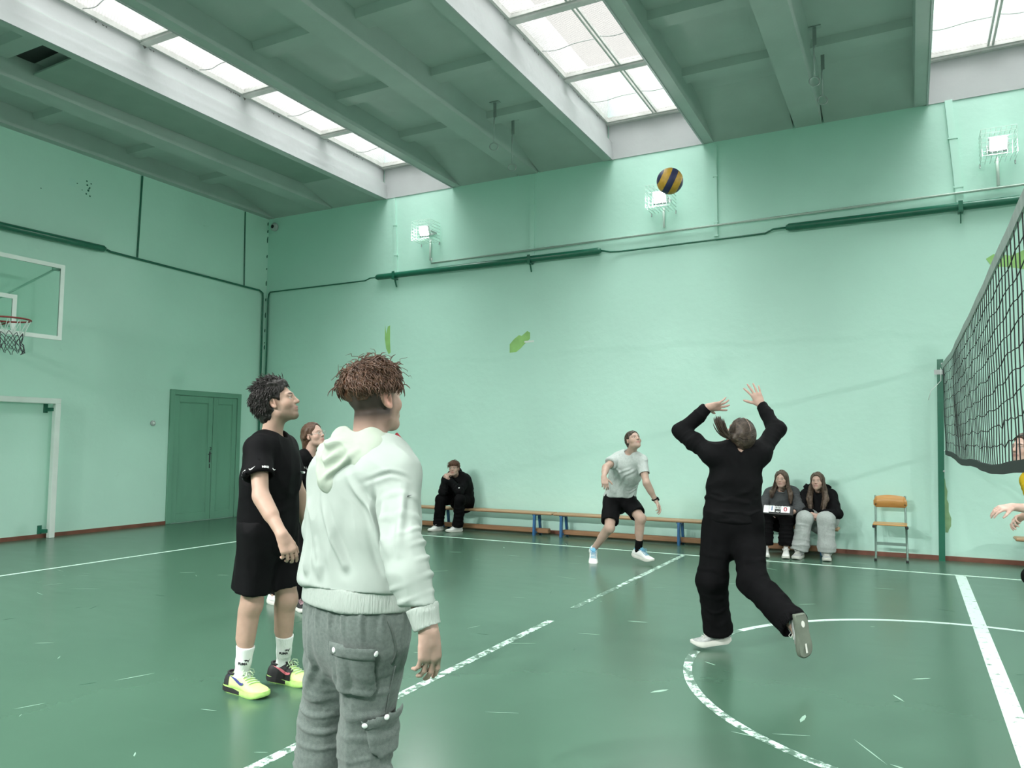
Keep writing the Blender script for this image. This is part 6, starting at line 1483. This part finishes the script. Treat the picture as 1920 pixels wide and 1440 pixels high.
# boy in black on the first bench
def bench_boy():
    J = dict(hip_r=(-6.575, 10.68, .472), hip_l=(-6.390, 10.70, .472), knee_r=(-6.620, 10.275, .515), knee_l=(-6.285, 10.31, .515), ank_r=(-6.735, 10.40, .09), ank_l=(-6.405, 10.44, .09), sho_r=(-6.635, 10.46, .800), sho_l=(-6.370, 10.60, .812),
             neck=(-6.486, 10.505, .880), head=(-6.456, 10.40, 1.000), elb_r=(-6.575, 10.265, .625), wri_r=(-6.520, 10.285, .835), elb_l=(-6.330, 10.36, .650), wri_l=(-6.485, 10.300, .815), toe_r=(-6.82, 10.24, .03), toe_l=(-6.46, 10.26, .03), spine=(-6.49, 10.66, .63))
    s = Fig(J, NY+RT*.25-UP*.02, UP+NY*.05, .97, 1.0, 1.0, label='person in black jacket and trousers sitting on a bench, fist at the mouth', base=(-6.5, 10.5, 0)); j = s.J
    s.body(.006, SK2, dict(r=dict(dr=UP*.85+RT*.35+NY*.1, pn=RT*.5-NY*.7, curl=(1.1, 1.2, 1.2, 1.2), spread=0, thumb=(.3, .6)), l=dict(dr=-RT*.8+UP*.5, pn=-NY*.9, curl=(.9, 1., 1., 1.), spread=0, thumb=(.4, .5))), tint=lambda V, Cc, blend: blend(((V[:, 2] < .60) & (V[:, 2] > .15)).astype(float), (.006, .006, .006)))
    tp = seat_top(s, C_['black'], 'jacket', .045, .068, .064, .050, .97, 3, -.09)
    def hood(F):
        c = j['neck']-s.fws*.02
        for a, b in (((.085, .05, -.03), (.09, -.03, .02)), ((.09, -.03, .02), (.03, -.085, .03)), ((.03, -.085, .03), (-.05, -.08, .03)), ((-.05, -.08, .03), (-.09, .02, 0))): F.cap(c+s.rts*a[0]+s.fws*a[1]+UP*a[2], c+s.rts*b[0]+s.fws*b[1]+UP*b[2], .036, .036, .03)
    s.cloth('hood', .006, hood, C_['black'], [('noise', (14, 14, 14), .010)], 3, parent=tp)
    snaps(s, 'sleeve_badge', tp, [(-6.30, 10.30, .72)], .013, C_['print'])
    seat_trousers(s, C_['char'], .092, .078, .082, 5)
    seated_shoes(s, (-.085, -.16, 0), (-.055, -.18, 0)[::1], L=.28, W=1.1, upper=C_['wsh'], sole=C_['wsole'], lace=C_['wsh'], collar=C_['wsh'])
    def ex(F): F.ell(HP(s, 0, .060, .075), A([.066, .040, .038])*s.hs, s.HR, .02)
    h = hair_cap(s, 'hair', C_['hair_rb'], .005, .014, hairline=.040, nape=-.07, extra=ex, seed=4)
    def lk(i, r_):
        az = r_.uniform(-math.pi, math.pi); el = r_.uniform(.0, 1.5)
        if abs(az) < .9 and el < .40: return None
        return flow_lock(s, r_, az, el, .05, .3, (0, .5, -.4), .006, .014)
    strand_mesh(s, 'hair_locks', C_['hair_rb'], np.random.RandomState(2), 260, lk, .003, h)
bench_boy()
# girl with the scoreboard
def girl_board():
    J = dict(hip_r=(-1.645, 10.68, .462), hip_l=(-1.462, 10.70, .462), knee_r=(-1.668, 10.268, .468), knee_l=(-1.424, 10.288, .468), ank_r=(-1.668, 10.20, .09), ank_l=(-1.428, 10.235, .09), sho_r=(-1.665, 10.62, .770), sho_l=(-1.380, 10.65, .776), neck=(-1.522, 10.62, .838), head=(-1.508, 10.53, .958),
             elb_r=(-1.745, 10.48, .600), wri_r=(-1.690, 10.300, .568), elb_l=(-1.285, 10.50, .596), wri_l=(-1.335, 10.320, .565), toe_r=(-1.66, 10.0, .03), toe_l=(-1.43, 10.03, .03), spine=(-1.54, 10.70, .60))
    s = Fig(J, NY*.95-RT*.10+UP*.06, UP-NY*.06, .93, .92, .98, True, label='person with long brown hair and dark grey sweatshirt, sitting with the scoreboard', base=(-1.55, 10.55, 0)); j = s.J
    s.body(.006, SK2, dict(r=dict(dr=RT*.75-FW*.28-UP*.25, pn=NY, curl=(.3,)*4), l=dict(dr=-RT*.85+FW*.25-UP*.25, pn=NY, curl=(.3,)*4)), lips=(.36, .17, .15))
    seat_top(s, C_['dkgrey'], 'sweatshirt', .035, .064, .062, .044, .95, 7, .0, .058)
    seat_trousers(s, C_['char'], .088, .076, .088, 9, .86)
    seated_shoes(s, (.02, -.19, 0), (.03, -.19, 0), L=.265, W=1.08, upper=C_['wsh'], sole=C_['wsole'], lace=C_['wsh'], collar=C_['wsh'])
    long_hair(s, C_['hair_ml'], (-1.395, 10.50, .66), (-1.635, 10.49, .72), r=.027, seed=3)
    nk = MB().tube(s.local([j['neck']+A([.052*math.cos(a), -.055+.058*math.sin(a)*-1-.012, -.055+.045*math.sin(a)-.035*max(0, math.cos(a-1.57))]) for a in np.linspace(0, math.pi, 15)]), .0022, 5); nk.build('necklace', M['steel'], s.root, True)
girl_board()
def girl_long():
    J = dict(hip_r=(-1.132, 10.68, .468), hip_l=(-.955, 10.70, .468), knee_r=(-1.200, 10.272, .485), knee_l=(-.958, 10.285, .485), ank_r=(-1.272, 10.255, .09), ank_l=(-.958, 10.29, .09), sho_r=(-1.222, 10.66, .745), sho_l=(-.932, 10.70, .752), neck=(-1.078, 10.66, .826), head=(-1.073, 10.575, .942),
             elb_r=(-1.262, 10.50, .545), wri_r=(-1.128, 10.365, .545), elb_l=(-.860, 10.53, .545), wri_l=(-1.022, 10.395, .545), toe_r=(-1.29, 10.06, .03), toe_l=(-.94, 10.09, .03), spine=(-1.05, 10.72, .58))
    s = Fig(J, NY*.97-RT*.14+UP*.10, UP-NY*.08, .93, .94, 1.0, True, label='person with long hair, black jacket and pale grey trousers, sitting with clasped hands', base=(-1.06, 10.55, 0)); j = s.J
    s.body(.006, SK2, dict(r=dict(dr=RT*.8+NY*.45-UP*.2, pn=-NY*.2-UP*.9, curl=(.7, .8, .9, .9), spread=0), l=dict(dr=-RT*.7+NY*.5-UP*.1, pn=-UP*.9, curl=(.7, .8, .9, .9), spread=0)), lips=(.38, .18, .16))
    tp = seat_top(s, C_['black'], 'jacket', .042, .070, .070, .048, .92, 5, -.005, .060)
    def hood(F):
        c = j['neck']-s.fws*.02
        for a, b in (((-.10, .04, -.06), (-.11, -.03, .02)), ((-.11, -.03, .02), (-.03, -.085, .03)), ((-.03, -.085, .03), (.05, -.08, .03)), ((.05, -.08, .03), (.12, -.02, .03)), ((.12, -.02, .03), (.115, .04, -.06))): F.cap(c+s.rts*a[0]+s.fws*a[1]+UP*a[2], c+s.rts*b[0]+s.fws*b[1]+UP*b[2], .042, .042, .03)
    s.cloth('hood', .006, hood, C_['black'], [('noise', (14, 14, 14), .012)], 3, parent=tp)
    seat_trousers(s, C_['grey2'], .100, .092, .098, 12, .97, True)
    seated_shoes(s, (.02, -.2, 0), (-.03, -.2, 0), L=.275, W=1.14, upper=C_['gsh'], sole=C_['wsole'], lace=C_['wsole'], collar=C_['gsh'], thick=.034)
    long_hair(s, C_['hair_ml'], (-.998, 10.45, .60), (-1.150, 10.45, .60), r=.036, seed=8)
girl_long()
def glasses_woman():
    J = dict(ank_l=(-4.985, 5.086, .095), ank_r=(-4.657, 5.025, .095), hip_r=(-4.665, 4.985, .80), hip_l=(-4.690, 5.160, .80), knee_l=(-4.800, 5.085, .435), knee_r=(-4.590, 5.0, .435), sho_r=(-4.612, 4.925, 1.268), sho_l=(-4.640, 5.235, 1.270), neck=(-4.615, 5.070, 1.335), head=(-4.582, 5.072, 1.478),
             elb_r=(-4.575, 4.81, 1.025), wri_r=(-4.43, 4.79, .84), elb_l=(-4.649, 5.331, 1.010), wri_l=(-4.60, 5.40, .79), toe_l=(-4.80, 5.05, .03), toe_r=(-4.46, 4.98, .03), spine=(-4.67, 5.075, 1.02))
    s = Fig(J, RT*.88-FW*.36+UP*.24, UP-RT*.22, .94, .95, .98, True, label='person with glasses and braided brown hair in black t-shirt, half hidden between two players'); j = s.J
    s.body(.0055, SK2, dict(r=dict(dr=-UP*.8+RT*.3, pn=FW*.9, curl=(.4,)*4), l=dict(dr=-UP*.9+RT*.2, pn=-FW*.9, curl=(.4,)*4)), brow=(.12, .075, .05), lips=(.42, .19, .17))
    def tee(F):
        s.torso(F, .020, .05); F.cap(s.pel+UP*.02, s.bend, .172, .155, .05, s.fw, 1.4)
        for q in 'rl': sleeve(s, F, q, .65, .055, .068)
        F.plane(s.pel+UP*.01, (0, 0, -1)); neck_hole(s, F, .062, .004, .02, .35)
    s.cloth('t_shirt', .0065, tee, C_['black'], [('noise', (6, 6, 4), .010)], 4)
    def sh(F):
        s.torso(F, .014, .05); F.plane(s.pel+UP*.06, (0, 0, 1))
        for q in 'rl': trouser(s, F, q, .098, .075, .062, .05, .96)
    s.cloth('trousers', .0065, sh, C_['black2'], [('noise', (7, 7, 3), .010)], 6)
    d = nrm(A([.19, -.04, 0])); shoe(s, j['ank_l']*A([1, 1, 0])-d*.08, d, L=.265, W=1.08, upper=C_['wsh'], sole=C_['wsole'], lace=C_['wsh'], collar=C_['shblk'], name='shoe')
    d = nrm(A([.18, -.08, 0])); shoe(s, j['ank_r']*A([1, 1, 0])-d*.08, d, L=.265, W=1.08, upper=C_['shblk'], sole=C_['wsole'], lace=C_['lpink'], collar=C_['shblk'], name='shoe')
    def ex(F):
        F.cap(HP(s, 0, -.085, .0), HP(s, 0, -.100, -.10), .042, .030, .03); F.cap(HP(s, 0, -.100, -.10), HP(s, .01, -.105, -.20), .030, .016, .03); F.cap(HP(s, .06, .01, .07), HP(s, .075, -.05, .0), .018, .016, .02)
    hair_cap(s, 'hair', C_['hair_br'], .005, .007, hairline=.070, nape=-.065, extra=ex, specs=[('noise', (30, 30, 14), .004), ('noise', (70, 70, 30), .002)], seed=2)
    gl = MB()
    for q in (-1, 1):
        gl.tube(s.local([HP(s, q*.033+.023*math.cos(a), .106-.006*math.cos(a)*q, .000+.019*math.sin(a)) for a in np.linspace(0, 2*math.pi, 21)[:-1]]), .0016, 5, closed=True)
        gl.tube(s.local([HP(s, q*.056, .098, .004), HP(s, q*.074, .05, .006), HP(s, q*.080, -.005, .010)]), .0014, 5)
    gl.tube(s.local([HP(s, -.010, .110, .004), HP(s, 0, .114, .007), HP(s, .010, .110, .004)]), .0014, 5); gl.build('glasses', M['steel'], s.root, True)
glasses_woman()
def yellow_player():
    J = dict(head=(.795, 7.091, 1.402), neck=(.893, 7.190, 1.262), sho_r=(.808, 7.010, 1.168), sho_l=(.975, 7.36, 1.165), elb_r=(.840, 6.850, .955), wri_r=(.648, 6.680, .982), elb_l=(.948, 7.27, .920), wri_l=(.772, 7.12, .890), hip_r=(1.062, 7.255, .640), hip_l=(1.130, 7.420, .640),
             knee_r=(.800, 7.030, .435), knee_l=(.895, 7.330, .450), ank_r=(1.0, 7.10, .095), ank_l=(1.08, 7.42, .095), toe_r=(.80, 7.02, .03), toe_l=(.88, 7.36, .03), spine=(1.03, 7.27, .92))
    s = Fig(J, -RT*.85-FW*.15+UP*.12, UP+RT*.12, 1.0, 1.0, 1.0, label='person in yellow shirt at the right edge, crouching behind the net with forearms out'); j = s.J
    s.body(.0055, (.62, .42, .35), dict(r=dict(dr=-RT*.95-UP*.12, pn=-UP*.8+FW*.3, curl=(.35, .4, .45, .5), spread=.1, thumb=(.6, .3)), l=dict(dr=-RT*.9-UP*.3, pn=-UP*.6-FW*.5, curl=(.5, .6, .7, .7), spread=.08)))
    def tee(F):
        s.torso(F, .024, .05); F.cap(s.pel+UP*.02, s.bend, .178, .168, .05, s.fw, 1.36)
        for q in 'rl': sleeve(s, F, q, .68, .060, .074)
        F.plane(s.pel+UP*.0, (0, 0, -1)); neck_hole(s, F, .062, .004, .02, .35)
    s.cloth('shirt', .0065, tee, C_['yellow'], [('noise', (7, 7, 5), .012), ('rings', j['sho_r'], j['elb_r'], .1, .06, .010, .1, .7)], 4)
    seat_trousers(s, C_['black2'], .098, .076, .062, 4, .95)
    for q in 'rl':
        d = nrm((j['toe_'+q]-j['ank_'+q])*A([1, 1, 0])); shoe(s, j['ank_'+q]*A([1, 1, 0])-d*.08, d, L=.29, W=1.1, upper=C_['wsh'], sole=C_['wsole'], lace=C_['wsh'], collar=C_['shblk'])
    hair_cap(s, 'hair', C_['hair_br'], .006, .010, seed=7)
yellow_player()
# flip scoreboard in the girl's lap
def scoreboard():
    t = empty('scoreboard', (-1.515, 10.20, .575), label='black tabletop flip scoreboard showing 1 and 0, in the lap of the seated girl', cat='scoreboard')
    t.rotation_euler = (-.35, .035, .03)
    MB().prism([(-.185, -.05, -.055), (-.185, .05, -.055), (-.185, .012, .075), (-.185, -.012, .075)], (.37, 0, 0)).build('stand', M['black'], t)
    tilt = Matrix.Rotation(-.285, 4, 'X')
    def T(m_): m_.v = [tuple(tilt @ Vector(v)+Vector((0, -.034, 0))) for v in m_.v]; return m_
    card = mat('white_flip_card', (.80, .82, .82), .5); gold = M['steel']
    blue_ = mat('blue_numeral', (.03, .12, .30), .5); red_ = mat('red_numeral', (.40, .03, .06), .5); gry = mat('grey_numeral', (.12, .12, .12), .5)
    def cards(name, x0, x1, z0, z1, txt, m_, size, n):
        c = T(MB().rbox((x0, -.006, z0), (x1, .0, z1), .002)).build(name, card, t)
        text_mesh('numeral', txt, size, m_, c, Matrix.Translation((0, -.034, 0)) @ tilt @ Matrix.Translation(((x0+x1)/2, -.0072, (z0+z1)/2)) @ Matrix.Rotation(math.pi/2, 4, 'X'), .0006, .002)
        rg = MB()
        for k in range(n):
            x = x0+(x1-x0)*(k+.5)/n; rg.tube([(x, .004*math.cos(a)+.002, z1-.004+.011*math.sin(a)) for a in np.linspace(0, 2*math.pi, 13)[:-1]], .0025, 5, closed=True)
        T(rg).build('binding_rings', card, c, True)
    cards('score_card', -.165, -.10, -.045, .062, '0', card, .01, 2); cards('score_card', -.098, -.030, -.03, .062, '1', blue_, .085, 2)
    cards('set_card', -.026, .004, .015, .058, '0', gry, .036, 1); cards('set_card', .008, .038, .015, .058, '0', gry, .036, 1)
    cards('score_card', .042, .150, -.03, .062, '0', red_, .085, 3)
    text_mesh('maker_mark', 'MLF', .026, C_['print'], t, Matrix.Translation((0, -.034, 0)) @ tilt @ Matrix.Translation((.006, -.003, -.020)) @ Matrix.Rotation(math.pi/2, 4, 'X'), .0006, .001)
scoreboard()
